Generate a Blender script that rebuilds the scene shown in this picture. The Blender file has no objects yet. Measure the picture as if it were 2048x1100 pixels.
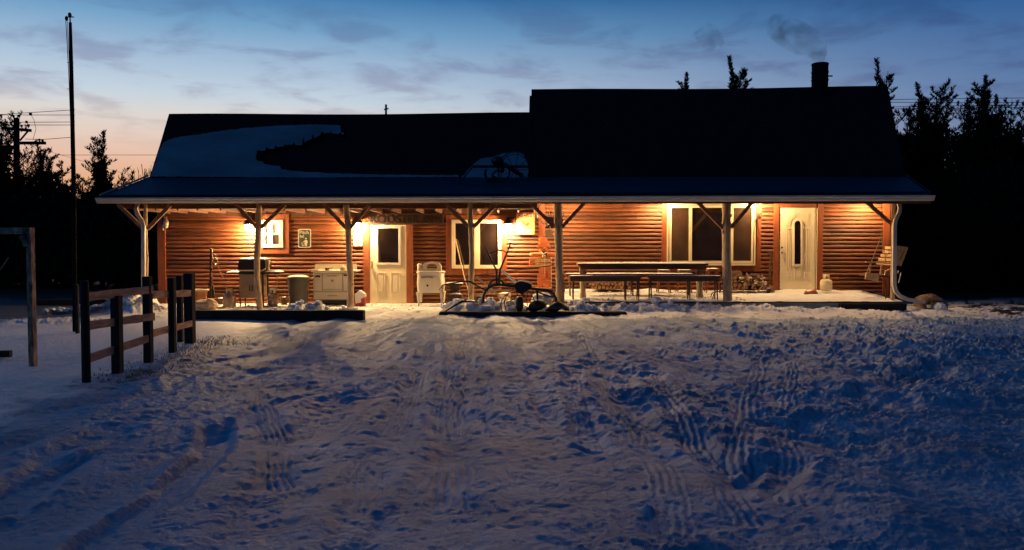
import bpy, math, random
import numpy as np
from mathutils import Vector, Matrix
from mathutils.geometry import tessellate_polygon

random.seed(7)
SC = bpy.context.scene
COL = SC.collection
R = math.radians

# ------------------------------------------------------------------ camera
FPX = 1607.0                      # focal length in pixels of the 2048-wide photograph
TH = math.atan(60 / FPX)          # slight downward pitch
CAMZ = 1.6
cam = bpy.data.cameras.new('camera')
cam.sensor_width = 36
cam.lens = 36 * FPX / 2048
cam.clip_start = 0.05
cam.clip_end = 3000
camo = bpy.data.objects.new('camera', cam)
camo.location = (0, 0, CAMZ)
camo.rotation_euler = (R(90) - TH, 0, 0)
COL.objects.link(camo)
SC.camera = camo

# ------------------------------------------------------------------ view / render
SC.render.engine = 'CYCLES'
SC.view_settings.view_transform = 'Standard'
SC.view_settings.look = 'None'
SC.view_settings.gamma = 1
SC.view_settings.exposure = 0
SC.cycles.use_denoising = True
SC.cycles.max_bounces = 6
SC.cycles.diffuse_bounces = 3
SC.cycles.sample_clamp_indirect = 4
SC.cycles.volume_step_rate = 2

# ------------------------------------------------------------------ dusk sky
world = bpy.data.worlds.new("World")
SC.world = world
world.use_nodes = True
wt = world.node_tree
wt.nodes.clear()


def srgb(r, g, b):
    def f(c):
        c /= 255
        return c / 12.92 if c <= .04045 else ((c + .055) / 1.055) ** 2.4
    return (f(r), f(g), f(b), 1)


def wn(kind, **kw):
    n = wt.nodes.new(kind)
    for k, v in kw.items():
        setattr(n, k, v)
    return n


def wmath(op, a, b=None, c=None, clamp=False):
    n = wn('ShaderNodeMath', operation=op, use_clamp=clamp)
    for i, v in enumerate((a, b, c)):
        if v is None:
            continue
        if isinstance(v, (int, float)):
            n.inputs[i].default_value = v
        else:
            wt.links.new(v, n.inputs[i])
    return n.outputs[0]


tc = wn('ShaderNodeTexCoord')
sep = wn('ShaderNodeSeparateXYZ')
wt.links.new(tc.outputs['Generated'], sep.inputs[0])
dx, dy, dz = sep.outputs


def ramp(stops, fac):
    n = wn('ShaderNodeValToRGB')
    cr = n.color_ramp
    cr.interpolation = 'EASE' if False else 'LINEAR'
    while len(cr.elements) < len(stops):
        cr.elements.new(.5)
    for e, (p, c) in zip(cr.elements, stops):
        e.position = p
        e.color = srgb(*c)
    wt.links.new(fac, n.inputs[0])
    return n.outputs[0]


glow = ramp([(0, (222, 112, 66)), (.07, (230, 174, 132)), (.095, (233, 188, 163)), (.12, (230, 204, 188)), (.148, (220, 215, 210)),
             (.17, (198, 212, 224)), (.21, (164, 190, 216)), (.25, (116, 162, 200)), (.29, (60, 120, 174)), (.36, (26, 74, 128)),
             (.55, (6, 52, 102)), (1, (0, 40, 78))], dz)
cool = ramp([(0, (130, 140, 158)), (.10, (110, 130, 164)), (.16, (94, 124, 168)), (.20, (78, 112, 162)),
             (.25, (48, 94, 150)), (.29, (24, 68, 124)), (.36, (12, 46, 94)),
             (.55, (4, 44, 88)), (1, (0, 36, 68))], dz)
az = wmath('ARCTAN2', dx, dy)                       # 0 straight ahead, + to the right
mr = wn('ShaderNodeMapRange', interpolation_type='SMOOTHSTEP')
mr.inputs['From Min'].default_value = -.30
mr.inputs['From Max'].default_value = .66
wt.links.new(az, mr.inputs['Value'])
mixA = wn('ShaderNodeMix', data_type='RGBA')
wt.links.new(mr.outputs[0], mixA.inputs[0])
wt.links.new(glow, mixA.inputs[6])
wt.links.new(cool, mixA.inputs[7])
# the half of the sky behind the camera is night blue
back = wn('ShaderNodeMapRange', interpolation_type='SMOOTHSTEP')
back.inputs['From Min'].default_value = .7
back.inputs['From Max'].default_value = -.1
wt.links.new(dy, back.inputs['Value'])
up = wmath('LESS_THAN', dz, 2)
mixB = wn('ShaderNodeMix', data_type='RGBA')
lowback = wn('ShaderNodeMapRange')
lowback.inputs['From Min'].default_value = .9
lowback.inputs['From Max'].default_value = .3
wt.links.new(dz, lowback.inputs['Value'])
wt.links.new(wmath('MULTIPLY', back.outputs[0], lowback.outputs[0]), mixB.inputs[0])
wt.links.new(mixA.outputs[2], mixB.inputs[6])
mixB.inputs[7].default_value = srgb(0, 30, 60)
# thin dusk clouds, flattened towards the horizon like a real layer
zz = wmath('ADD', wmath('MAXIMUM', dz, 0.0), .10)
cmb = wn('ShaderNodeCombineXYZ')
wt.links.new(wmath('DIVIDE', dx, zz), cmb.inputs[0])
wt.links.new(wmath('DIVIDE', dy, zz), cmb.inputs[1])
cl = wn('ShaderNodeTexNoise')
cl.inputs['Scale'].default_value = 3.0
cl.inputs['Detail'].default_value = 7
cl.inputs['Roughness'].default_value = .56
cl.inputs['Distortion'].default_value = .35
wt.links.new(cmb.outputs[0], cl.inputs['Vector'])
cr = wn('ShaderNodeMapRange', interpolation_type='SMOOTHSTEP')
cr.inputs['From Min'].default_value = .45
cr.inputs['From Max'].default_value = .66
wt.links.new(cl.outputs[0], cr.inputs['Value'])
clow = wn('ShaderNodeMapRange')
clow.inputs['From Min'].default_value = .10
clow.inputs['From Max'].default_value = .17
wt.links.new(dz, clow.inputs['Value'])
chi = wn('ShaderNodeMapRange')
chi.inputs['From Min'].default_value = .33
chi.inputs['From Max'].default_value = .24
wt.links.new(dz, chi.inputs['Value'])
cf = wmath('MULTIPLY', wmath('MULTIPLY', cr.outputs[0], clow.outputs[0]), wmath('MULTIPLY', chi.outputs[0], .70))
mixC = wn('ShaderNodeMix', data_type='RGBA')
wt.links.new(cf, mixC.inputs[0])
wt.links.new(mixB.outputs[2], mixC.inputs[6])
cd = wn('ShaderNodeMix', data_type='RGBA', blend_type='MULTIPLY')
cd.inputs[0].default_value = 1
wt.links.new(mixB.outputs[2], cd.inputs[6])
cd.inputs[7].default_value = (.68, .60, .68, 1)
wt.links.new(cd.outputs[2], mixC.inputs[7])
bg = wn('ShaderNodeBackground')
bg.inputs[1].default_value = 1.0
wt.links.new(mixC.outputs[2], bg.inputs[0])
wo = wn('ShaderNodeOutputWorld')
wt.links.new(bg.outputs[0], wo.inputs[0])
world.cycles.sampling_method = 'MANUAL'
world.cycles.sample_map_resolution = 1024

# last twilight: one very weak, broad sun lamp, from behind the camera's left shoulder
sun = bpy.data.lights.new('sun', 'SUN')
sun.energy = .22
sun.angle = R(4)
sun.color = (.18, .50, 1.0)
suno = bpy.data.objects.new('sun', sun)
suno.rotation_euler = (R(62), 0, R(-62))
COL.objects.link(suno)
LAMP = (1.0, .63, .27)            # colour of the porch bulbs


# ------------------------------------------------------------------ pixel <-> world
def ray(px, py):
    c, s = math.cos(TH), math.sin(TH)
    a, b = px - 1024, 550 - py
    return Vector((a, b * s + FPX * c, b * c - FPX * s))


def at(px, py, Y):
    d = ray(px, py)
    return Vector((0, 0, CAMZ)) + d * (Y / d.y)


def xat(px, Y, py=490):
    return at(px, py, Y).x


def zat(py, Y):
    return at(1024, py, Y).z


def gnd(px, py, z=0.0):
    d = ray(px, py)
    return Vector((0, 0, CAMZ)) + d * ((z - CAMZ) / d.z)


def onplane(px, py, p0, n):
    d = ray(px, py)
    c = Vector((0, 0, CAMZ))
    return c + d * ((p0 - c).dot(n) / d.dot(n))


# ------------------------------------------------------------------ materials
MATS = {}


def mat(name, col, rough=.75, metal=0., var=.25, scale=6., bump=.3, bscale=40., stretch=(1, 1, 1), col2=None, spec=.5,
        emit=None, estr=0, dist=.01):
    m = bpy.data.materials.new(name)
    m.use_nodes = True
    nt = m.node_tree
    b = nt.nodes['Principled BSDF']
    b.inputs['Roughness'].default_value = rough
    b.inputs['Metallic'].default_value = metal
    b.inputs['Specular IOR Level'].default_value = spec
    t = nt.nodes.new('ShaderNodeTexCoord')
    mp = nt.nodes.new('ShaderNodeMapping')
    mp.inputs['Scale'].default_value = stretch
    nt.links.new(t.outputs['Object'], mp.inputs[0])
    n = nt.nodes.new('ShaderNodeTexNoise')
    n.inputs['Scale'].default_value = scale
    n.inputs['Detail'].default_value = 6
    n.inputs['Roughness'].default_value = .62
    nt.links.new(mp.outputs[0], n.inputs['Vector'])
    cr = nt.nodes.new('ShaderNodeValToRGB')
    cr.color_ramp.elements[0].position = .33
    cr.color_ramp.elements[1].position = .68
    c = Vector(col)
    lo = col2 if col2 else tuple(c * (1 - var))
    hi = tuple(c * (1 + var * .6))
    cr.color_ramp.elements[0].color = (*lo, 1)
    cr.color_ramp.elements[1].color = (*[min(1, v) for v in hi], 1)
    nt.links.new(n.outputs[0], cr.inputs[0])
    nt.links.new(cr.outputs[0], b.inputs['Base Color'])
    if bump:
        n2 = nt.nodes.new('ShaderNodeTexNoise')
        n2.inputs['Scale'].default_value = bscale
        n2.inputs['Detail'].default_value = 5
        nt.links.new(mp.outputs[0], n2.inputs['Vector'])
        bp = nt.nodes.new('ShaderNodeBump')
        bp.inputs['Strength'].default_value = bump
        bp.inputs['Distance'].default_value = dist
        nt.links.new(n2.outputs[0], bp.inputs['Height'])
        nt.links.new(bp.outputs[0], b.inputs['Normal'])
    if emit:
        b.inputs['Emission Color'].default_value = (*emit, 1)
        b.inputs['Emission Strength'].default_value = estr
    MATS[name] = m
    return m


mat('siding', (.22, .066, .022), .55, var=.6, scale=3, stretch=(.55, 1, 9), bump=.6, bscale=40, dist=.008)
mat('siding_side', (.10, .035, .015), .8, var=.4, scale=3, stretch=(1, .4, 9), bump=.6)
mat('trim', (.27, .070, .022), .6, var=.3, scale=5, stretch=(3, 1, .6), bump=.5, bscale=30)
mat('joist', (.15, .06, .03), .75, var=.35, scale=6, stretch=(2, .4, 2))
mat('post', (.52, .36, .21), .85, var=.45, scale=9, stretch=(3, 3, .5), bump=.8, bscale=30, dist=.02)
mat('brace', (.30, .16, .085), .85, var=.4, scale=8, stretch=(1.5, 1.5, 1.5), bump=.6)
mat('cream', (.84, .75, .56), .45, var=.07, scale=3, bump=.1, bscale=60, dist=.001)
mat('frame', (.80, .70, .50), .5, var=.08, scale=4, bump=.1)
mat('white', (.78, .76, .70), .4, var=.08, scale=5, bump=.08)
mat('enamel', (.82, .76, .62), .28, var=.07, scale=4, bump=.05, bscale=8)
mat('gutter', (.78, .66, .50), .45, var=.12, scale=2, bump=.15, bscale=12)
mat('roofdark', (.018, .012, .013), .9, var=.35, scale=5, bump=.5, bscale=60, spec=.2)
mat('roofmetal', (.035, .024, .055), .55, var=.3, scale=1.2, bump=.25, bscale=9, spec=.4)
mat('snow', (.80, .82, .86), .65, var=.10, scale=2.5, bump=.9, bscale=28, dist=.03, spec=.3)
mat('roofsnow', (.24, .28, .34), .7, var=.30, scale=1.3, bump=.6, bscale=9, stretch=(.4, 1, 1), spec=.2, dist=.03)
mat('blackmetal', (.018, .017, .018), .45, var=.3, scale=8, bump=.3, spec=.5)
mat('rust', (.055, .030, .020), .8, var=.5, scale=12, bump=.7, bscale=50)
mat('darkwood', (.060, .030, .020), .8, var=.5, scale=6, stretch=(.5, 2, 4), bump=.6)
mat('tabletop', (.14, .065, .035), .7, var=.4, scale=6, stretch=(.4, 2, 3), bump=.4)
mat('stoolwood', (.22, .075, .035), .6, var=.3, scale=8)
mat('logleg', (.50, .38, .25), .7, var=.3, scale=7, stretch=(2, 2, .6), bump=.5)
mat('bark', (.075, .045, .032), .95, var=.5, scale=18, bump=1, bscale=40, dist=.02)
mat('logend', (.46, .26, .13), .8, var=.35, scale=14, bump=.5)
mat('paleboard', (.58, .40, .20), .75, var=.25, scale=7, stretch=(3, 1, .7), bump=.4)
mat('figurewood', (.60, .17, .06), .7, var=.25, scale=7, bump=.4)
mat('fencerail', (.55, .30, .20), .9, var=.55, scale=7, stretch=(2, .5, 3), bump=.8)
mat('fencepost', (.020, .016, .014), .95, var=.4, scale=9, bump=.8)
mat('peeling', (.60, .36, .24), .9, var=.3, scale=5, stretch=(3, 3, 1), bump=.8, col2=(.03, .02, .015))
mat('tie', (.020, .017, .015), .95, var=.4, scale=7, bump=.8)
mat('greyplastic', (.055, .045, .035), .5, var=.2, scale=4)
mat('burlap', (.50, .37, .24), .9, var=.3, scale=10, bump=.7, bscale=60)
mat('terra', (.50, .20, .08), .7, var=.25, scale=6)
mat('steel', (.42, .31, .20), .38, metal=.55, var=.2, scale=3, bump=.15)
mat('tank', (.70, .60, .42), .45, var=.12, scale=6)
mat('redplastic', (.42, .045, .03), .4, var=.15, scale=5)
mat('signgreen', (.060, .085, .040), .5, var=.25, scale=7)
mat('signwhite', (.75, .70, .60), .5, var=.08, scale=7)
mat('signboard', (.070, .026, .016), .85, var=.4, scale=6, stretch=(.5, 1, 3), bump=.6)
mat('signletter', (.006, .003, .003), .9, var=.2)
mat('signyellow', (.72, .42, .13), .5, var=.25, scale=5)
mat('signred', (.40, .09, .04), .5, var=.2)
mat('grass', (.22, .13, .075), .9, var=.4, scale=6)
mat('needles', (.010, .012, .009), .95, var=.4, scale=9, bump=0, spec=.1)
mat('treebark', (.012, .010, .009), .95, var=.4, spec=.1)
mat('utility', (.012, .010, .010), .9, var=.3, spec=.1)
mat('concrete', (.40, .36, .31), .9, var=.3, scale=5, bump=.6)
mat('stonebrown', (.30, .20, .13), .95, var=.4, scale=9, bump=1, bscale=30, dist=.03)
mat('rope', (.40, .28, .18), .9, var=.3, scale=30)
mat('curtain', (.80, .74, .60), .8, var=.15, scale=4)
mat('bulb', (1, .9, .7), .4, var=0, bump=0, emit=LAMP, estr=1250)
mat('bulbsmall', (1, .9, .7), .4, var=0, bump=0, emit=LAMP, estr=1350)
mat('dimglass', (.55, .5, .4), .15, var=.1, bump=0)


def glassmat(name, col, ior=1.6, rough=.04):
    m = mat(name, col, rough, var=.5, scale=2.2, bump=.06, bscale=3, dist=.003)
    m.node_tree.nodes['Principled BSDF'].inputs['IOR'].default_value = ior
    return m


glassmat('pane', (.016, .010, .008), 1.65)
glassmat('screen', (.055, .030, .018), 1.5, .35)

def boards(m, pitch, off):
    nt = m.node_tree
    b = nt.nodes['Principled BSDF']
    src = b.inputs['Base Color'].links[0].from_socket
    t = nt.nodes.new('ShaderNodeTexCoord')
    sp_ = nt.nodes.new('ShaderNodeSeparateXYZ')
    nt.links.new(t.outputs['Object'], sp_.inputs[0])

    def M(op, a, b_):
        n = nt.nodes.new('ShaderNodeMath')
        n.operation = op
        for i, v in enumerate((a, b_)):
            if isinstance(v, (int, float)):
                n.inputs[i].default_value = v
            elif v is not None:
                nt.links.new(v, n.inputs[i])
        return n.outputs[0]
    row = M('FLOOR', M('DIVIDE', M('ADD', sp_.outputs[2], off), pitch), None)
    col = M('FLOOR', M('ADD', M('DIVIDE', sp_.outputs[0], 3.4), M('MULTIPLY', row, .37)), None)
    cb_ = nt.nodes.new('ShaderNodeCombineXYZ')
    nt.links.new(row, cb_.inputs[0])
    nt.links.new(col, cb_.inputs[1])
    wn_ = nt.nodes.new('ShaderNodeTexWhiteNoise')
    nt.links.new(cb_.outputs[0], wn_.inputs['Vector'])
    mr_ = nt.nodes.new('ShaderNodeMapRange')
    mr_.inputs['To Min'].default_value = .40
    mr_.inputs['To Max'].default_value = 1.25
    nt.links.new(wn_.outputs['Value'], mr_.inputs['Value'])
    mx_ = nt.nodes.new('ShaderNodeMix')
    mx_.data_type = 'RGBA'
    mx_.blend_type = 'MULTIPLY'
    mx_.inputs[0].default_value = 1
    nt.links.new(src, mx_.inputs[6])
    nt.links.new(mr_.outputs[0], mx_.inputs[7])
    nt.links.new(mx_.outputs[2], b.inputs['Base Color'])


boards(MATS['siding'], .1035, .021)

# ground snow, its own material: grain bump, patches of packed and dirty snow, dusk blue painted into the packed tone
g = bpy.data.materials.new('groundsnow')
g.use_nodes = True
nt = g.node_tree
b = nt.nodes['Principled BSDF']
b.inputs['Roughness'].default_value = .55
b.inputs['Specular IOR Level'].default_value = .35
t = nt.nodes.new('ShaderNodeTexCoord')
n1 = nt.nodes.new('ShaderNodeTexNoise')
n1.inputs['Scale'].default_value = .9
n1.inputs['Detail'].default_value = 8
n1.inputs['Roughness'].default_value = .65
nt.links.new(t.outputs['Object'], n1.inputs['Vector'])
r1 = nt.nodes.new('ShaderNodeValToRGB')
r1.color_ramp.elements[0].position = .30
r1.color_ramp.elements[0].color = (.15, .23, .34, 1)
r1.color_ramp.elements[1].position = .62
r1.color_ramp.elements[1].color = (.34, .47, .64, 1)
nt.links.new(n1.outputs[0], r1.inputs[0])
at_ = nt.nodes.new('ShaderNodeAttribute')
at_.attribute_name = 'dirt_shade'
mx = nt.nodes.new('ShaderNodeMix')
mx.data_type = 'RGBA'
nt.links.new(at_.outputs['Fac'], mx.inputs[0])
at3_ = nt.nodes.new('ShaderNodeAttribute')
at3_.attribute_name = 'fresh_glow'
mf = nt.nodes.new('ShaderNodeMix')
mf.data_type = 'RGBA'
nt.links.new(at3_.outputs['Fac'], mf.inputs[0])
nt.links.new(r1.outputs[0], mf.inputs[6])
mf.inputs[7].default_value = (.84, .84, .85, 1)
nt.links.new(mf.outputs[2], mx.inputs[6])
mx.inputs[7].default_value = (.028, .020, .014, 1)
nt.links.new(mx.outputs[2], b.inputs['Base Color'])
n2 = nt.nodes.new('ShaderNodeTexNoise')
n2.inputs['Scale'].default_value = 22
n2.inputs['Detail'].default_value = 10
n2.inputs['Roughness'].default_value = .7
nt.links.new(t.outputs['Object'], n2.inputs['Vector'])
bp = nt.nodes.new('ShaderNodeBump')
bp.inputs['Strength'].default_value = .9
bp.inputs['Distance'].default_value = .022
nt.links.new(n2.outputs[0], bp.inputs['Height'])
nt.links.new(bp.outputs[0], b.inputs['Normal'])
MATS['groundsnow'] = g

# ------------------------------------------------------------------ object helpers
ORG = {}


class MB:
    def __init__(s):
        s.v, s.f, s.sm = [], [], []

    def add(s, vs, fs, smooth=False):
        k = len(s.v)
        s.v += [Vector(p) for p in vs]
        for f in fs:
            s.f.append([i + k for i in f])
            s.sm.append(smooth)
        return s

    def box(s, x0, x1, y0, y1, z0, z1):
        vs = [(x, y, z) for x in (x0, x1) for y in (y0, y1) for z in (z0, z1)]
        return s.add(vs, [(0, 1, 3, 2), (4, 6, 7, 5), (0, 4, 5, 1), (2, 3, 7, 6), (0, 2, 6, 4), (1, 5, 7, 3)])

    def bevbox(s, x0, x1, y0, y1, z0, z1, e=.01):
        """box whose front (-y) edges are rounded off"""
        o = [(x0 + e, z0), (x1 - e, z0), (x1, z0 + e), (x1, z1 - e), (x1 - e, z1), (x0 + e, z1), (x0, z1 - e), (x0, z0 + e)]
        return s.prism(o, y0, y1)

    def pbox(s, a, b, c, d, Y, th):
        """box whose front face fills the pixel rectangle (a,b)-(c,d) at depth Y"""
        p, q = at(a, d, Y), at(c, b, Y)
        return s.box(p.x, q.x, Y, Y + th, p.z, q.z)

    def beam(s, p, q, w, d, upv=(0, 0, 1)):
        p, q = Vector(p), Vector(q)
        a = (q - p).normalized()
        u = a.cross(Vector(upv))
        if u.length < .05:
            u = a.cross(Vector((0, 1, 0)))
        u.normalize()
        v = a.cross(u).normalized()
        vs = []
        for e in (p, q):
            for i, j in ((-1, -1), (1, -1), (1, 1), (-1, 1)):
                vs.append(e + u * (i * w / 2) + v * (j * d / 2))
        return s.add(vs, [(0, 3, 2, 1), (4, 5, 6, 7), (0, 1, 5, 4), (1, 2, 6, 5), (2, 3, 7, 6), (3, 0, 4, 7)])

    def tube(s, pts, r, n=8, jitter=0):
        pts = [Vector(p) for p in pts]
        rs = r if isinstance(r, (list, tuple)) else [r] * len(pts)
        vs, fs = [], []
        u = None
        for i, p in enumerate(pts):
            a = (pts[min(i + 1, len(pts) - 1)] - pts[max(i - 1, 0)]).normalized()
            if u is None:
                u = a.orthogonal().normalized()
            u = (u - a * u.dot(a))
            u = u.normalized() if u.length > 1e-4 else a.orthogonal().normalized()
            w = a.cross(u)
            for k in range(n):
                t = 2 * math.pi * k / n
                rr = rs[i] * (1 + random.uniform(-jitter, jitter))
                vs.append(p + (u * math.cos(t) + w * math.sin(t)) * rr)
        for i in range(len(pts) - 1):
            for k in range(n):
                fs.append((i * n + k, i * n + (k + 1) % n, (i + 1) * n + (k + 1) % n, (i + 1) * n + k))
        s.add(vs, fs, True)
        s.add(vs[:n], [tuple(range(n))[::-1]])
        s.add(vs[-n:], [tuple(range(n))])
        return s

    def lathe(s, cx, cy, prof, n=20, sx=1, sy=1):
        vs, fs = [], []
        for r, z in prof:
            for k in range(n):
                t = 2 * math.pi * k / n
                vs.append((cx + r * sx * math.cos(t), cy + r * sy * math.sin(t), z))
        for i in range(len(prof) - 1):
            for k in range(n):
                fs.append((i * n + k, i * n + (k + 1) % n, (i + 1) * n + (k + 1) % n, (i + 1) * n + k))
        s.add(vs, fs, True)
        s.add(vs[:n], [tuple(range(n))[::-1]])
        s.add(vs[-n:], [tuple(range(n))])
        return s

    def prism(s, outline, y0, y1):
        n = len(outline)
        vs = [(x, y0, z) for x, z in outline] + [(x, y1, z) for x, z in outline]
        fs = [tuple(range(n)), tuple(range(2 * n - 1, n - 1, -1))]
        fs += [(i, i + n, (i + 1) % n + n, (i + 1) % n) for i in range(n)]
        return s.add(vs, fs)

    def pprism(s, pts, Y, th):
        o = [at(a, b, Y) for a, b in pts]
        return s.prism([(p.x, p.z) for p in o], Y, Y + th)

    def frame(s, a, b, c, d, w, Y, th, wb=None):
        """rectangular frame, outer pixel rectangle, member width w pixels"""
        wb = wb or w
        s.pbox(a, b, a + w, d, Y, th)
        s.pbox(c - w, b, c, d, Y, th)
        s.pbox(a + w, b, c - w, b + w, Y, th)
        s.pbox(a + w, d - wb, c - w, d, Y, th)
        return s

    def ball(s, c, r, n=10, sz=1., rough=0, sx=1., sy=1.):
        vs, fs = [], []
        m = n // 2 + 1
        for i in range(1, m):
            a = math.pi * i / m
            for k in range(n):
                t = 2 * math.pi * k / n
                q = r * (1 + random.uniform(-rough, rough))
                vs.append((c[0] + q * sx * math.sin(a) * math.cos(t), c[1] + q * sy * math.sin(a) * math.sin(t), c[2] + q * sz * math.cos(a)))
        for i in range(m - 2):
            for k in range(n):
                fs.append((i * n + k, (i + 1) * n + k, (i + 1) * n + (k + 1) % n, i * n + (k + 1) % n))
        top, bot = len(vs), len(vs) + 1
        vs += [(c[0], c[1], c[2] + r * sz), (c[0], c[1], c[2] - r * sz)]
        for k in range(n):
            fs.append((top, k, (k + 1) % n))
            b0 = (m - 2) * n
            fs.append((bot, b0 + (k + 1) % n, b0 + k))
        return s.add(vs, fs, rough == 0)

    def ring(s, c, R_, r, ax=(0, 1, 0), n=28, m=6, a0=0, a1=2 * math.pi):
        ax = Vector(ax).normalized()
        u = ax.orthogonal().normalized()
        if abs(ax.z) < .9:
            u = Vector((0, 0, 1)).cross(ax).normalized()
        w = ax.cross(u) * -1
        pts = [Vector(c) + (u * math.cos(a0 + (a1 - a0) * i / n) + w * math.sin(a0 + (a1 - a0) * i / n)) * R_ for i in range(n + 1)]
        return s.tube(pts, r, m)

    def build(s, name, m, parent=None, base=None):
        me = bpy.data.meshes.new(name)
        if parent is not None:
            o0 = ORG[parent]
        else:
            o0 = Vector(base) if base is not None else Vector((
                (min(p.x for p in s.v) + max(p.x for p in s.v)) / 2,
                (min(p.y for p in s.v) + max(p.y for p in s.v)) / 2, min(p.z for p in s.v)))
        me.from_pydata([tuple(p - o0) for p in s.v], [], s.f)
        me.polygons.foreach_set('use_smooth', s.sm)
        me.materials.append(MATS[m])
        me.update()
        o = bpy.data.objects.new(name, me)
        COL.objects.link(o)
        ORG[o] = o0
        if parent is not None:
            o.parent = parent
        else:
            o.location = o0
        return o


def tag(o, label, cat=None, group=None, kind=None):
    if label:
        o['label'] = label
    if cat:
        o['category'] = cat
    if group:
        o['group'] = group
    if kind:
        o['kind'] = kind
    return o


def thing(name, base, label, cat, group=None):
    o = bpy.data.objects.new(name, None)
    o.empty_display_size = .2
    o.location = base
    COL.objects.link(o)
    ORG[o] = Vector(base)
    return tag(o, label, cat, group)


def text(body, name, m, parent, cx, cz, Y, height, th=.006, width=None, shear=0, spacing=1.):
    """raised lettering facing the camera, centred on (cx, cz)"""
    cu = bpy.data.curves.new(name, 'FONT')
    cu.body = body
    cu.extrude = th / 2
    cu.offset = .012
    cu.align_x = 'CENTER'
    cu.align_y = 'CENTER'
    cu.size = 1
    cu.space_character = spacing
    o = bpy.data.objects.new('tmp', cu)
    COL.objects.link(o)
    dg = bpy.context.evaluated_depsgraph_get()
    me = bpy.data.meshes.new_from_object(o.evaluated_get(dg))
    COL.objects.unlink(o)
    bpy.data.objects.remove(o)
    xs = [v.co.x for v in me.vertices]
    ys = [v.co.y for v in me.vertices]
    w, h = max(xs) - min(xs), max(ys) - min(ys)
    mx_, my_ = (max(xs) + min(xs)) / 2, (max(ys) + min(ys)) / 2
    sz = height / h
    sx = width / w if width else sz
    o0 = ORG[parent]
    for v in me.vertices:
        v.co = Vector((cx + (v.co.x - mx_) * sx, Y + v.co.z * -1, cz + (v.co.y - my_) * sz)) - o0
    me.materials.clear()
    me.materials.append(MATS[m])
    ob = bpy.data.objects.new(name, me)
    COL.objects.link(ob)
    ob.parent = parent
    ORG[ob] = o0
    return ob


# ------------------------------------------------------------------ ground
def vnoise(x, y, seed):
    xi, yi = np.floor(x).astype(np.int64), np.floor(y).astype(np.int64)
    xf, yf = x - xi, y - yi
    u, v = xf * xf * (3 - 2 * xf), yf * yf * (3 - 2 * yf)

    def h(a, b):
        n = (a * 374761393 + b * 668265263 + seed * 1442695041) & 0x7fffffff
        n = ((n ^ (n >> 13)) * 1274126177) & 0x7fffffff
        n = n ^ (n >> 16)
        return (n & 0xffff) / 65535.0
    return (h(xi, yi) * (1 - u) * (1 - v) + h(xi + 1, yi) * u * (1 - v) + h(xi, yi + 1) * (1 - u) * v + h(xi + 1, yi + 1) * u * v) * 2 - 1


def fbm(x, y, s, seed, oct=5, gain=.5):
    r, a = 0, 1
    for o in range(oct):
        r = r + a * vnoise(x * s + 17.3 * o, y * s - 9.1 * o, seed + o)
        s *= 2.03
        a *= gain
    return r


def sstep(a, b, x):
    t = np.clip((x - a) / (b - a), 0, 1)
    return t * t * (3 - 2 * t)


def track(X, Y, px, width, depth, berm, tread=0., ribs=4, Hh=None):
    pts = [gnd(*p) for p in px]
    best = np.full(X.shape, 1e9)
    X0_, Y0_ = X, Y
    X = X + .035 * fbm(X0_, Y0_, 1.4, 93, 3)
    Y = Y + .035 * fbm(X0_, Y0_, 1.8, 94, 3)
    side = np.zeros(X.shape)
    for a, b_ in zip(pts[:-1], pts[1:]):
        ax, ay, bx, by = a.x, a.y, b_.x, b_.y
        L = math.hypot(bx - ax, by - ay)
        tx, ty = (bx - ax) / L, (by - ay) / L
        u = np.clip((X - ax) * tx + (Y - ay) * ty, 0, L)
        ex, ey = X - ax - u * tx, Y - ay - u * ty
        d = np.hypot(ex, ey)
        sd = ex * ty - ey * tx
        m = d < best
        best = np.where(m, d, best)
        side = np.where(m, sd, side)
    wob = width * (1 + .12 * fbm(X, Y, 3.0, 91, 2))
    fade = sstep(-.9, .35, fbm(X0_, Y0_, .8, 96, 3))
    h = -depth * fade * (1 - sstep(wob * .30, wob * .75, best))
    h = h + .22 * berm * fade * np.exp(-((best - wob * .72) / (width * .22)) ** 2) * np.clip(.15 + 1.1 * fbm(X, Y, 1.6, 55, 4, .7), 0, 1.6)
    if tread:
        h = h + .60 * tread * np.cos(side / width * 2 * math.pi * ribs + .2 * np.sin(Y * 30)) * (1 - sstep(wob * .40, wob * .5, best)) * sstep(-.8, .2, fbm(X, Y, 1.1, 5, 2)) 
    return h


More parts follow.
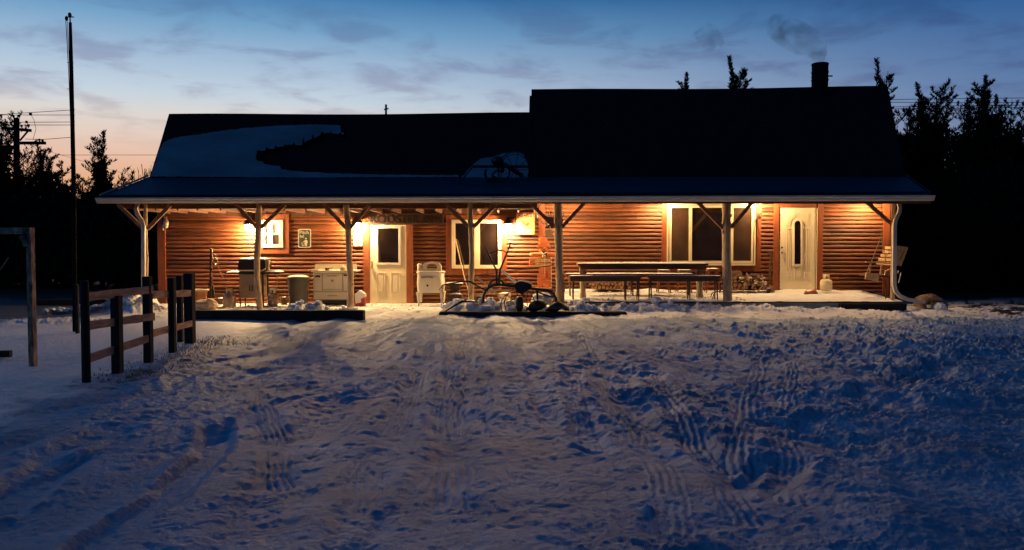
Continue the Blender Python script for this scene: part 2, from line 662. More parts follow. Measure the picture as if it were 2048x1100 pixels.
def height(X, Y):
    right = sstep(-1, 5, X)
    leftflat = sstep(-4.2, -5.2, X) * sstep(6.5, 8.5, Y)
    near = sstep(24, 14, Y)
    wx, wy = X + .25 * fbm(X, Y, 1.3, 3, 2), Y + .25 * fbm(X, Y, 1.3, 9, 2)
    rid = 1 - np.abs(fbm(wx, wy, 1.25, 21, 4, .55))
    rough = fbm(wx, wy, 4.2, 31, 5, .6)
    near = near * (.55 + .45 * sstep(5, 9, Y))
    amp = (.0065 + .012 * right) * (1 - .7 * leftflat) * near
    h = amp * (rid * .9 + rough * .45)
    h = h + (.0058 + .0042 * right) * fbm(X + .03 * rough, Y, 8.5, 131, 4, .85) * (1 - .4 * leftflat) * near
    h = h + .035 * fbm(X, Y, .33, 41, 3) * near
    # continuous churned ruts that fan out from the house towards the camera
    fu = (X + .8) / (27 - Y) * 19
    rut = fbm(fu + .5 * fbm(X, Y, .5, 151, 2), Y * .22, 1.5, 152, 3, .55)
    rut2 = 1 - np.abs(fbm(fu + .35 * fbm(X, Y, .9, 153, 2), Y * .42, 3.2, 154, 3, .6))
    h = h + (.052 * rut + .034 * rut2 * (.25 + .75 * right)) * (1 - .9 * leftflat) * near
    # churned crust: sharp small clods
    cl = np.clip(fbm(X, Y, 7.5, 71, 4, .7) - .32, 0, 1)
    h = h + cl * (.014 + .046 * right) * (1 - .85 * leftflat) * near * sstep(-.4, .5, fbm(X, Y, .6, 77, 2) + .35 * right)
    # tyre tracks
    T = [([(0, 1010), (150, 905), (330, 815), (480, 748), (600, 690), (640, 662)], .34, .055, .045, 0, 4),
         ([(-60, 880), (120, 835), (330, 775), (470, 725), (560, 668)], .30, .040, .035, 0, 4),
         ([(180, 1095), (330, 985), (420, 905), (440, 850), (400, 812)], .24, .045, .055, 0, 4),
         ([(560, 960), (540, 860), (525, 800), (530, 750), (575, 690), (620, 655)], .26, .022, .02, .013, 5),
         ([(900, 1095), (905, 960), (900, 830), (920, 720), (930, 665)], .30, .026, .02, .012, 5),
         ([(1370, 1095), (1330, 960), (1250, 840), (1190, 740), (1160, 665)], .30, .024, .03, .012, 5),
         ([(700, 1095), (740, 960), (800, 830), (850, 720), (870, 665)], .30, .026, .02, .010, 5),
         ([(650, 655), (668, 760), (640, 840), (600, 900), (560, 980), (470, 1095)], .40, .032, .02, 0, 4),
         ([(1475, 960), (1488, 860), (1510, 770), (1535, 680), (1540, 655)], .26, .022, .03, .017, 4),
         ([(1590, 1000), (1570, 860), (1572, 800), (1590, 730), (1600, 670)], .24, .020, .03, .015, 4),
         ([(1145, 740), (1150, 810), (1170, 860), (1190, 905)], .22, .028, .07, .008, 4),
         ([(1300, 750), (1345, 810), (1385, 870), (1450, 955), (1500, 1040)], .24, .025, .06, .013, 4),
         ([(1060, 740), (1085, 790), (1100, 850)], .20, .03, .05, 0, 4),
         ([(1235, 980), (1265, 1030), (1300, 1095)], .16, .02, .05, 0, 4),
         ([(760, 1095), (880, 960), (940, 840), (960, 740), (960, 670)], .34, .03, .03, .004, 4),
         ([(1900, 735), (1780, 780), (1640, 860), (1520, 960), (1440, 1095)], .38, .05, .06, 0, 4),
         ([(1700, 700), (1780, 800), (1850, 900), (1890, 1020), (1900, 1095)], .42, .05, .06, 0, 4),
         ([(340, 700), (460, 690), (560, 660)], .22, .02, .02, 0, 4),
         ([(1240, 700), (1230, 760), (1260, 820), (1330, 920)], .3, .025, .04, 0, 4)]
    tr = 0
    for px, w, d, bm, td, rb in T:
        tr = tr + track(X, Y, px, w, d, bm, td, rb)
    h = h + tr
    # footprints and thrown lumps
    rg = random.Random(5)
    for i in range(9):
        py = 660 + 440 * rg.random() ** 1.3
        px = rg.choice([rg.uniform(1100, 2040), rg.uniform(850, 2040), rg.uniform(450, 1200)])
        p = gnd(px, py)
        r = rg.uniform(.05, .14)
        hh = rg.uniform(.012, .045)
        m = (np.abs(X - p.x) < 3 * r) & (np.abs(Y - p.y) < 3 * r)
        if m.any():
            xx, yy = X[m] - p.x, Y[m] - p.y
            a = rg.uniform(0, 3.14)
            uu, vv = xx * math.cos(a) + yy * math.sin(a), (-xx * math.sin(a) + yy * math.cos(a)) * rg.uniform(1, 2.4)
            q = np.sqrt(uu * uu + vv * vv) / r * (1 + .35 * fbm(X[m], Y[m], 9, i, 2))
            h[m] += hh * (1 - sstep(.35, 1.15, q))
    # apron in front of the house
    house = sstep(17.2, 18.6, Y) * sstep(-10.5, -9.6, X) * sstep(11.2, 9.4, X) * sstep(40, 29, Y)
    h = h * (1 - .8 * house * sstep(19.0, 19.3, Y)) + .075 * house
    # shovelled banks along the timbers
    def bank(px0, px1, Yc, hw, hgt, seed):
        x0, x1 = xat(px0, Yc), xat(px1, Yc)
        e = sstep(x0 - .15, x0 + .45, X) * sstep(x1 + .15, x1 - .45, X)
        d = (Y - Yc) / hw
        prof = np.exp(-np.abs(d) ** 2.6)
        wxx, wyy = X + .12 * fbm(X, Y, 3, seed + 7, 2), Y + .12 * fbm(X, Y, 3, seed + 8, 2)
        chunk = np.abs(fbm(wxx, wyy, 2.6, seed + 4, 3, .5))
        grit = np.abs(fbm(wxx, wyy, 7.5, seed + 5, 3, .6))
        lump = .50 + .35 * fbm(X, Y, 1.3, seed, 2) + .75 * (.55 - chunk) + .38 * (.5 - grit)
        return hgt * e * prof * np.clip(lump, .1, 2)
    h = h + bank(388, 728, 17.75, .42, .11, 101) + bank(560, 700, 17.85, .36, .12, 102)
    h = h + bank(880, 1060, 18.45, .36, .22, 103) + bank(930, 1030, 18.5, .30, .13, 108)
    h = h + bank(1050, 1380, 18.36, .25, .20, 104) + bank(1160, 1260, 18.42, .2, .08, 109)
    h = h + bank(215, 322, 19.0, .7, .40, 105) + bank(90, 225, 18.6, .5, .16, 106) + bank(-60, 230, 16.6, .5, .09, 107)
    h = h + bank(700, 900, 17.5, .3, .03, 110)
    h = h + bank(1370, 1700, 18.42, .24, .15, 111) + bank(1620, 1790, 17.9, .4, .03, 112)
    return h


rows = list(np.geomspace(1.6, 21.4, 760)) + list(np.geomspace(21.6, 600, 70))
NC = 1000
u = np.linspace(-1, 1, NC)
Yg = np.array(rows)[:, None] * np.ones((1, NC))
Xg = (u[None, :]) * (Yg * .70 + 1.2)
Zg = height(Xg, Yg)
n0 = len(rows)
co = np.stack([Xg, Yg, Zg], -1).reshape(-1, 3)
idx = np.arange(n0 * NC).reshape(n0, NC)
quads = np.stack([idx[:-1, :-1], idx[:-1, 1:], idx[1:, 1:], idx[1:, :-1]], -1).reshape(-1, 4)
me = bpy.data.meshes.new('ground')
me.vertices.add(len(co))
me.vertices.foreach_set('co', co.ravel())
me.loops.add(quads.size)
me.loops.foreach_set('vertex_index', quads.ravel())
me.polygons.add(len(quads))
me.polygons.foreach_set('loop_start', np.arange(0, quads.size, 4))
me.polygons.foreach_set('loop_total', np.full(len(quads), 4))
me.polygons.foreach_set('use_smooth', np.ones(len(quads), bool))
me.update(calc_edges=True)
# dirt / dead-grass mask plus painted shade : unlit field beyond the yard darkened, tufts under the fence, scuffed strip by the corner
ND = fbm(Xg, Yg, 1.6, 61, 5, .6)
NF = fbm(Xg, Yg, 7, 63, 4, .6)
dirt_shade = sstep(21.5, 24, Yg + ND * .8)
dirt_shade = np.maximum(dirt_shade, .92 * sstep(-8.9, -9.9, Xg + .5 * ND) * sstep(15.6, 17.6, Yg + .8 * ND))
dirt_shade = np.maximum(dirt_shade, sstep(9.4, 10.4, Xg) * sstep(17.6, 18.4, Yg) * sstep(-.15, .25, ND + .5 * NF))
dirt_shade = np.maximum(dirt_shade, .75 * sstep(.28, .7, NF + .5 * ND) * sstep(.75, .1, np.abs(Xg + 4.75)) * sstep(8.6, 9.3, Yg) * sstep(14, 13, Yg))
dirt_shade = np.maximum(dirt_shade, .55 * sstep(.55, .95, NF + .3 * ND) * sstep(15.8, 17.0, Yg))
dirt_shade = np.maximum(dirt_shade, .35 * sstep(.3, .8, NF + .6 * ND) * sstep(-2.5, -4, Xg) * sstep(7.6, 6.9, Yg) * sstep(5.6, 6.2, Yg))
fresh_glow = sstep(-4.6, -5.3, Xg + .35 * ND + .18 * (Yg - 9) * (Yg < 9)) * sstep(6.0, 8.2, Yg + ND)  # untouched snow, whitened further to paint the glow on the left yard
fresh_glow = np.maximum(fresh_glow, sstep(16.9, 17.4, Yg + .2 * ND) * sstep(22, 21, Yg))
at3 = me.attributes.new('fresh_glow', 'FLOAT', 'POINT')
at3.data.foreach_set('value', fresh_glow.ravel().astype(np.float32))
at2 = me.attributes.new('dirt_shade', 'FLOAT', 'POINT')
at2.data.foreach_set('value', dirt_shade.ravel().astype(np.float32))
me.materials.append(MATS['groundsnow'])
ground = bpy.data.objects.new('ground', me)
COL.objects.link(ground)
ground['kind'] = 'structure'


def gh(x, y):
    return float(height(np.array([[x]]), np.array([[y]]))[0, 0])


def gz(x, y):
    """height of the ground mesh, cheap"""
    j = int(np.clip(np.searchsorted(rows, y), 0, n0 - 1))
    i = int(np.clip((x / (rows[j] * .70 + 1.2) + 1) / 2 * (NC - 1), 0, NC - 1))
    return float(Zg[j, i])


# ------------------------------------------------------------------ the house
YW, YP, YG = 21.0, 18.9, 18.3
HX0, HX1 = xat(318, YW), xat(1781, YW)
house = thing('log_house', ((HX0 + HX1) / 2, 24, 0), 'long low log-sided house with lit porch and dark two-level roof', 'house')
XS = xat(1083, YW)


def siding(x0, x1, z0, z1, name):
    rng = random.Random(int(x0 * 10))
    n = max(2, int((x1 - x0) / .11))
    dz_ = .1035
    prof = [(0, .004), (.001, .046), (.012, .052), (.040, .046), (.072, .026), (dz_, .004)]
    mb = MB()
    k = 0
    z = z0
    while z < z1:
        ph = [rng.uniform(0, 6.28) for _ in range(5)]
        seam = rng.uniform(x0, x1)
        tiltd = rng.uniform(-.006, .006)
        vs, fs = [], []
        for i in range(n + 1):
            x = x0 + (x1 - x0) * i / n
            w = .0030 * math.sin(x * 1.3 + ph[0]) + .0016 * math.sin(x * 5.3 + ph[1]) + .0012 * math.sin(x * 13 + ph[2]) + rng.uniform(-.0016, .0016)
            dd = .96 + .05 * math.sin(x * 1.7 + ph[3]) + .04 * math.sin(x * 7 + ph[4]) + rng.uniform(-.03, .03)
            dd += (tiltd * 9 if x > seam else 0)
            for q, (a, d) in enumerate(prof):
                vs.append((x, YW - d * dd, z + a + (w if q in (1, 2, 3) else w * .4 if q == 4 else 0)))
        m = len(prof)
        for i in range(n):
            for q in range(m - 1):
                fs.append((i * m + q, (i + 1) * m + q, (i + 1) * m + q + 1, i * m + q + 1))
        mb.add(vs, fs, False)
        z += dz_
        k += 1
    return mb


wl = siding(HX0, XS, -.02, 3.0, 'wall')
wl.box(HX0, XS, YW, YW + .12, -.3, 3.3)
wl.build('wall', 'siding', house)
wr = siding(XS, HX1, .2905, 2.85, 'wall')
wr.box(XS, HX1, YW, YW + .12, -.3, 3.3)
wr.build('wall', 'siding', house)
sw = MB()
sw.box(HX0, HX0 + .12, YW + .12, 27, -.3, 3.3).box(HX1 - .12, HX1, YW + .12, 27.8, -.3, 3.3)
sw.box(HX0, HX1, 27, 27.12, -.3, 3.3)
sw.build('side_wall', 'siding_side', house)
# corner boards
cb = MB()
cb.pbox(317, 405, 329, 612, YW - .07, .10)
cb.build('corner_board', 'trim', house)
MB().pbox(1077, 405, 1090, 600, YW - .06, .08).build('corner_board', 'trim', house)
MB().pbox(1765, 402, 1781, 590, YW - .07, .10).build('corner_board', 'trim', house)

# main roofs, lower left and taller right, as solid prisms
EZ = zat(354, 20.95)


def roof(pxl, pxr, pyl, pyr, Yr, exl, exr, yback, ezr):
    a, b_ = at(pxl, pyl, Yr), at(pxr, pyr, Yr)
    mb = MB()
    n = 24
    vs = []
    for i in range(n + 1):
        t = i / n
        e = Vector((exl + (exr - exl) * t, 20.93, EZ + .006 * math.sin(t * 9)))
        r = a.lerp(b_, t) + Vector((0, 0, .02 * math.sin(t * 7 + 1) - .01))
        bk = Vector((r.x, yback, 3.3))
        m = e.lerp(r, .5) - Vector((0, 0, .03))
        th = Vector((0, 0, -.16))
        vs += [e, m, r, bk, bk + th, r + th * 1.3, e + th]
    fs = []
    for i in range(n):
        for q in range(7):
            fs.append((i * 7 + q, i * 7 + (q + 1) % 7, (i + 1) * 7 + (q + 1) % 7, (i + 1) * 7 + q))
    fs += [tuple(range(7))[::-1], tuple(range(n * 7, n * 7 + 7))]
    return mb.add(vs, fs), a, b_


exl0, exs, exr0 = at(300, 355, 20.95).x, at(1063, 353, 20.95).x, at(1811, 351, 20.95).x
m1, ra, rb = roof(338, 1063, 228, 225, 22.6, exl0, exs, 27.3, 3.3)
m1.build('roof', 'roofdark', house)
m2, rc, rd = roof(1063, 1775, 179, 172, 23.33, exs, exr0, 28.2, 3.3)
rf2 = m2.build('roof', 'roofdark', house)
# gables
gb = MB()
gb.add([(HX0, 21.05, 3.25), (HX0 + .0, 22.6, 5.1), (HX0, 27.1, 3.25), (HX0 + .1, 21.05, 3.25), (HX0 + .1, 22.6, 5.1), (HX0 + .1, 27.1, 3.25)],
       [(0, 1, 2), (3, 5, 4), (0, 3, 4, 1), (1, 4, 5, 2), (2, 5, 3, 0)])
gb.build('gable', 'siding_side', house)
for X in (exs, HX1 - .02):
    gb = MB()
    gb.add([(X, 21.05, 3.25), (X, 23.33, 5.9), (X, 27.9, 3.25), (X + .1, 21.05, 3.25), (X + .1, 23.33, 5.9), (X + .1, 27.9, 3.25)],
           [(0, 1, 2), (3, 5, 4), (0, 3, 4, 1), (1, 4, 5, 2), (2, 5, 3, 0)])
    gb.build('gable', 'siding_side', house)
# chimney (drum-like metal flue with bands) and a plumbing vent
ch = MB()
cc = at(1639.5, 176, 23.2)
rr = 15.7 * 23.2 / FPX
zt, zb = zat(127, 23.2), cc.z - .6
prof = [(rr, zb)]
for k in (.34, .66, .98):
    zc = cc.z + (zt - cc.z) * k
    prof += [(rr, zc - .05), (rr * 1.05, zc - .035), (rr * 1.05, zc + .0), (rr, zc + .012)]
prof += [(rr, zt), (rr * .88, zt), (rr * .88, zt - .25), (.02, zt - .25)]
ch.lathe(cc.x, 23.2, prof, 22)
chim = ch.build('chimney', 'roofdark', rf2)
MB().tube([at(1622, 155, 23.1), at(1630, 155, 23.1)], .012, 6).build('flue_bracket', 'blackmetal', rf2)
MB().tube([at(1655, 152, 23.1), at(1665, 152, 23.1)], .02, 6).build('flue_bracket', 'blackmetal', rf2)
MB().tube([at(772, 235, 22.7), at(772, 209, 22.7)], .03, 8).tube([at(768, 219, 22.7), at(777, 217, 22.7)], .02, 6).build('vent_pipe', 'concrete', house)

# porch roof: shallow shed from the eave of the main roof down to the gutter
pr = MB()
A, B = at(202, 392, YG), at(1858, 386, YG)
C_, D = Vector((exl0 - .04, 20.98, EZ + .01)), Vector((exr0 + .05, 20.98, EZ + .01))
n = 40
vs, fs = [], []
for i in range(n + 1):
    t = i / n
    p, q = A.lerp(B, t), C_.lerp(D, t)
    vs += [p, q, q - Vector((0, 0, .09)), p - Vector((0, 0, .09))]
for i in range(n):
    for k in range(4):
        fs.append((i * 4 + k, (i + 1) * 4 + k, (i + 1) * 4 + (k + 1) % 4, i * 4 + (k + 1) % 4))
fs += [(0, 1, 2, 3), (n * 4 + 3, n * 4 + 2, n * 4 + 1, n * 4)]
pr.add(vs, fs)
pr.build('porch_roof', 'roofmetal', house)
# rolled metal edge catching the sky on the left rake and along the eave
MB().tube([A + Vector((-.02, 0, .02)), C_ + Vector((-.02, 0, .03))], .022, 6).build('roof_edge', 'gutter', house)
MB().tube([B + Vector((.02, 0, .02)), D + Vector((.02, 0, .03))], .014, 6).build('roof_edge', 'roofmetal', house)
MB().tube([A + Vector((0, -.01, .015)), B + Vector((0, -.01, .02))], .016, 6).build('roof_edge', 'roofmetal', house)
# gutter (K-style)
gl, gr = at(195, 407, YG), at(1866, 402, YG)
glt, grt = at(195, 396, YG), at(1866, 390.5, YG)
secn = [(0.0, 0), (-.05, .01), (-.075, .05), (-.075, .07), (-.105, .10), (-.105, .14), (-.09, .14), (-.08, .10), (0, .10)]
gm = MB()
for (p, hh), (q, h2) in (((gl, glt.z - gl.z), (gr, grt.z - gr.z)),):
    vs = []
    for P, hq in ((p, hh), (q, h2)):
        for d, z in secn:
            vs.append((P.x, YG + d, P.z + z / .14 * hq))
    k = len(secn)
    fs = [(i, (i + 1) % k, k + (i + 1) % k, k + i) for i in range(k)]
    fs += [tuple(range(k))[::-1], tuple(range(k, 2 * k))]
    gm.add(vs, fs)
gut = gm.build('gutter', 'gutter', house)
# fascia and header beam behind it
MB().box(gl.x + .05, gr.x - .05, YG + .003, YG + .035, gl.z - .005, gl.z + .13).build('fascia', 'joist', house)
hz0 = zat(417, YP)
MB().box(xat(240, YP), xat(1075, YP), YP + .1, YP + .19, hz0, hz0 + .20).build('header_beam', 'joist', house)
MB().box(xat(1075, YP) + .003, xat(1800, YP), YP + .1, YP + .19, zat(400, YP), zat(400, YP) + .16).build('header_beam', 'joist', house)
# porch ceiling
MB().box(HX0 - .1, XS, YG + .04, YW, 2.70, 2.72).build('porch_ceiling', 'siding', house)
MB().box(XS, gr.x - .1, YG + .04, YW, 2.795, 2.815).build('porch_ceiling', 'siding', house)
# ceiling joists across the left wing
jz0, jz1 = zat(427, YW), zat(417, YW)
for px in (342, 377, 417, 453, 495, 533, 573, 611, 650, 688, 727, 765, 803, 848, 884, 922, 960, 998, 1036, 1068):
    x = xat(px, YW)
    MB().box(x - .02, x + .02, YP + .19, YW - .03, jz0, jz1).build('ceiling_joist', 'joist', house)
MB().pbox(330, 431, 1076, 434, YW - .060, .03).build('ledger_board', 'joist', house)
MB().pbox(330, 417.3, 1076, 430.8, YW - .055, .03).build('shade_board', 'joist', house)  # dark strip added to paint shade on the wall between the joists
MB().pbox(330, 407, 1076, 417, YW - .05, .03).build('ledger_board', 'trim', house)


# posts -------------------------------------------------------------
def ppost(pts, r, Y, braces, zf, knots=3, m='post'):
    P = []
    for i in range(len(pts) - 1):
        for k in range(5):
            t = k / 5
            P.append((pts[i][0] + (pts[i + 1][0] - pts[i][0]) * t, pts[i][1] + (pts[i + 1][1] - pts[i][1]) * t))
    P.append(pts[-1])
    pw = [at(a, b, Y) for a, b in P]
    pw[-1].z = zf
    rs = [r * random.uniform(.93, 1.07) * (1 + .12 * i / len(pw)) for i in range(len(pw))]
    mb = MB().tube(pw, rs, 12, .04)
    for k in range(knots):
        i = random.randrange(3, len(pw) - 2)
        mb.ball(pw[i] + Vector((random.choice((-1, 1)) * r * .9, -r * .3, 0)), r * .42, 6, 1.1, .1)
    po = mb.build('porch_post', m, house)
    for (a, b_, c, d) in braces:
        MB().beam(at(a, b_, Y - .01), at(c, d, Y - .01), .06, .085).build('brace', 'brace', po)
    return po


ppost([(291, 408), (291, 480), (293, 520), (292, 565), (295, 600)], .045, YP, [(236, 409, 286, 457), (341, 410, 295, 458)], .05, 2)
ppost([(518, 410), (517, 460), (514, 520), (514, 560), (518, 595), (520, 617)], .068, YP, [(472, 409, 513, 455), (570, 409, 522, 455)], .06)
ppost([(692, 410), (696, 450), (698, 510), (701, 560), (701, 607)], .070, YP, [(648, 409, 692, 456), (738, 410, 701, 456)], .06)
ppost([(940, 408), (941, 450), (944, 510), (942, 570), (942, 600)], .060, YP, [(891, 407, 936, 452), (994, 407, 947, 454)], .06, 4)
ppost([(1116, 404), (1117, 450), (1118, 520), (1120, 560), (1120, 594)], .092, YP, [(1060, 405, 1108, 454), (1170, 404, 1124, 454)], .12)
ppost([(1453, 403), (1453, 450), (1453, 520), (1455, 560), (1455, 602)], .100, YP, [(1395, 404, 1446, 456), (1505, 404, 1462, 455)], .24, 2)
ppost([(1786, 402), (1787, 450), (1786, 520), (1785, 600)], .050, YP + .02, [(1731, 402, 1780, 446)], .22, 1)
# gusset on the fifth post
MB().pprism([(1086, 434), (1108, 434), (1108, 456), (1102, 456)], YP - .05, .05).build('gusset', 'brace', house)


# downspouts ---------------------------------------------------------
def spout(pts, w, Y):
    P = []
    for i in range(len(pts) - 1):
        P.append(pts[i])
    P.append(pts[-1])
    pw = [Vector((at(a, b_, Y - .17).x, Y - .17 + (0 if i else .1), at(a, b_, Y - .17).z)) for i, (a, b_) in enumerate(P)]
    mb = MB()
    vs, fs = [], []
    for i, p in enumerate(pw):
        a = (pw[min(i + 1, len(pw) - 1)] - pw[max(i - 1, 0)])
        a.y = 0
        a.normalize()
        u_ = Vector((a.z, 0, -a.x))
        vs += [p + u_ * w / 2 + Vector((0, -.03, 0)), p - u_ * w / 2 + Vector((0, -.03, 0)), p - u_ * w / 2 + Vector((0, .03, 0)), p + u_ * w / 2 + Vector((0, .03, 0))]
    for i in range(len(pw) - 1):
        for k in range(4):
            fs.append((i * 4 + k, i * 4 + (k + 1) % 4, (i + 1) * 4 + (k + 1) % 4, (i + 1) * 4 + k))
    e = (len(pw) - 1) * 4
    fs += [(3, 2, 1, 0), (e, e + 1, e + 2, e + 3)]
    mb.add(vs, fs)
    return mb.build('downspout', 'gutter', house)


spout([(272, 405), (272, 418), (275, 428), (284, 442), (287, 452), (287, 600)], .085, YP)
spout([(1800, 400), (1800, 416), (1798, 426), (1791, 440), (1789, 452), (1788, 570), (1791, 582), (1800, 592), (1815, 599), (1850, 604)], .085, YP)

# windows -------------------------------------------------------------
YT = YW - .075                 # front of the trim boards


def trimframe(a, b_, c, d, w, wt_=None, wbt=None):
    wt_ = w if wt_ is None else wt_
    wbt = w if wbt is None else wbt
    mb = MB()
    mb.pbox(a, b_, a + w, d, YT, .06)
    mb.pbox(c - w, b_, c, d, YT, .06)
    if wt_:
        mb.pbox(a + w, b_, c - w, b_ + wt_, YT + .004, .05)
    if wbt:
        mb.pbox(a + w, d - wbt, c - w, d, YT + .004, .05)
    return mb


# small bright window
w1 = trimframe(511, 428, 577, 507, 13, 12, 12).build('window', 'trim', house)
MB().frame(523, 440, 565, 495, 6.5, YT - .02, .05).build('window_frame', 'white', w1)
MB().pbox(529.5, 466.5, 558.5, 469.5, YT - .015, .02).pbox(543.5, 446.5, 545, 488.5, YT - .013, .015).build('muntin', 'white', w1)
MB().pbox(529, 446, 559, 489, YT + .012, .004).build('pane', 'curtain', w1)
MB().pbox(545.5, 470, 557, 488, YT + .006, .003).build('blind', 'screen', w1)
# double window
w2 = trimframe(892, 430, 1014, 549, 12, 10, 12).build('window', 'trim', house)
MB().frame(903.5, 439.5, 1003, 537, 7, YT - .02, .05).pbox(949, 446.5, 959.5, 530, YT - .016, .045).build('window_frame', 'frame', w2)
MB().pbox(910, 446, 949.5, 531, YT + .012, .004).build('pane', 'pane', w2)
MB().pbox(959, 446, 996.5, 531, YT + .012, .004).build('pane', 'pane', w2)
# picture window
w3 = trimframe(1323, 405, 1523.5, 543, 11, 2, 11).build('window', 'trim', house)
f3 = MB().frame(1334, 406, 1512, 531, 3.6, YT - .03, .06)
f3.frame(1338.5, 410.5, 1507.5, 526.8, 5, YT - .018, .05)
f3.pbox(1377.6, 414.5, 1384.4, 522.5, YT - .014, .045).pbox(1460.6, 414.5, 1467.4, 522.5, YT - .014, .045)
f3.build('window_frame', 'frame', w3)
MB().pbox(1342, 414, 1378, 523, YT + .012, .004).build('pane', 'screen', w3)
MB().pbox(1384, 414, 1461, 523, YT + .016, .004).build('pane', 'pane', w3)
MB().pbox(1467, 414, 1504, 523, YT + .012, .004).build('pane', 'screen', w3)

# left door ------------------------------------------------------------
d1 = thing
dm = MB()
DY = YW - .08
dm.pbox(739, 450, 812.5, 606, DY + .012, .05)
door1 = dm.build('door', 'cream', house)
MB().pbox(727, 446, 738.5, 607, YT - .01, .07).build('door_trim', 'trim', house)
MB().pbox(813, 448, 825.5, 607, YT - .01, .07).build('door_trim', 'trim', house)
MB().frame(752, 453, 800.5, 529, 3.6, DY - .012, .026).build('glazing_frame', 'white', door1)
MB().pbox(755, 456, 797, 526, DY + .004, .004).build('pane', 'pane', door1)
for a, c in ((753, 769.5), (781.5, 799)):
    MB().frame(a, 545, c, 587, 1.5, DY - .012, .026).pbox(a + 3.6, 549, c - 3.6, 583, DY - .006, .020).build('door_panel', 'cream', door1)
hd = at(743, 533, DY)
MB().ball(hd + Vector((0, -.03, 0)), .028, 10).box(hd.x - .018, hd.x + .018, DY - .004, DY + .01, hd.z - .03, hd.z + .14).tube(
    [hd + Vector((.0, -.03, .10)), hd + Vector((.008, -.07, .07)), hd + Vector((.006, -.06, .0))], .009, 6).build('door_handle', 'steel', door1)

# right door (raised panels round an arched light) ------------------------
door2 = MB().pbox(1559.5, 415.5, 1633, 578.5, DY + .012, .05).build('door', 'cream', house)
MB().pbox(1546.5, 405, 1559, 579, YT - .01, .07).build('door_trim', 'trim', house)
MB().pbox(1633.5, 405, 1647.7, 579, YT - .01, .07).build('door_trim', 'trim', house)
MB().pbox(1559.5, 405, 1633, 415, YT - .008, .065).build('door_trim', 'trim', house)
MB().pbox(1633.2, 416, 1635.2, 578, YT - .016, .05).build('storm_strip', 'frame', house)


def arch(x0, x1, ytop, ybot, n=10):
    cx, r = (x0 + x1) / 2, (x1 - x0) / 2
    return [(x0, ybot), (x1, ybot)] + [(cx + r * math.cos(math.pi * k / n), ytop + r - r * math.sin(math.pi * k / n)) for k in range(n + 1)]


def archframe(x0, x1, ytop, ybot, w, Y, th):
    mb = MB()
    o = arch(x0, x1, ytop, ybot)
    i_ = arch(x0 + w, x1 - w, ytop + w, ybot - w)
    N = len(o)
    po = [at(a, b, Y) for a, b in o]
    pi = [at(a, b, Y) for a, b in i_]
    vs = po + pi + [p + Vector((0, th, 0)) for p in po] + [p + Vector((0, th, 0)) for p in pi]
    fs = []
    for k in range(N):
        j = (k + 1) % N
        fs += [(k, j, N + j, N + k), (2 * N + k, 3 * N + k, 3 * N + j, 2 * N + j), (k, 2 * N + k, 2 * N + j, j), (N + k, N + j, 3 * N + j, 3 * N + k)]
    return mb.add(vs, fs)


archframe(1586.5, 1605, 439, 531, 2.8, DY - .020, .034).build('glazing_frame', 'frame', door2)
MB().pprism(arch(1589, 1602.6, 441.6, 528.5), DY + .003, .004).build('pane', 'pane', door2)
pn = MB()
for a, b_, c, d in ((1573, 457, 1582.5, 538), (1608.5, 457, 1617.5, 538), (1573.5, 545, 1582.5, 557), (1608.5, 545, 1616.5, 557), (1588.5, 536, 1602.5, 557)):
    MB().frame(a, b_, c, d, 1.2, DY - .001, .014).pbox(a + 2.6, b_ + 2.8, c - 2.6, d - 2.8, DY + .003, .010).build('door_panel', 'cream', door2)
for sgn in (-1, 1):
    c = 1595.7
    o = [(c + sgn * 4.5, 426.5), (c + sgn * 22.5, 426.5), (c + sgn * 22.5, 451), (c + sgn * 15, 451), (c + sgn * 13.5, 443), (c + sgn * 9.5, 437), (c + sgn * 4.5, 434)]
    if sgn < 0:
        o = o[::-1]
    MB().pprism(o, DY + .002, .012).build('door_panel', 'cream', door2)
    o2 = [(c + (a - c) * .80 + sgn * 2.8, 438.5 + (b_ - 438.5) * .74 - .6) for a, b_ in o]
    MB().pprism(o2, DY - .002, .006).build('door_panel', 'frame', door2)
for py in (495, 505.5):
    k = at(1563.2, py, DY)
    MB().ball(k + Vector((0, -.035, 0)), .026, 10).tube([k, k + Vector((0, -.03, 0))], .012, 8).build('door_knob', 'rust', door2)


# porch lanterns ------------------------------------------------------------
def lantern(px, py, r, lit=True, shade=True, Yl=20.72):
    c = at(px, py, Yl)
    root = MB().box(c.x - .05, c.x + .05, YW - .075, YW - .045, c.z + .02, c.z + .22).build('wall_lantern', 'blackmetal', house)
    if shade:
        MB().lathe(c.x, c.y, [(.16, c.z + .045), (.165, c.z + .055), (.10, c.z + .13), (.03, c.z + .20), (.012, c.z + .23)], 16).build('lantern_cap', 'blackmetal', root)
    MB().tube([Vector((c.x, YW - .05, c.z + .12)), Vector((c.x, YW - .13, c.z + .26)), Vector((c.x, c.y + .02, c.z + .25)), c + Vector((0, 0, .2))], .01, 6).build('lantern_arm', 'blackmetal', root)
    MB().lathe(c.x, c.y, [(.02, c.z - r * 1.05), (r * .8, c.z - r * .8), (r, c.z), (r * .85, c.z + r * .7), (.03, c.z + r * .9)], 14).build('bulb', 'bulb' if lit else 'dimglass', root)
    return root


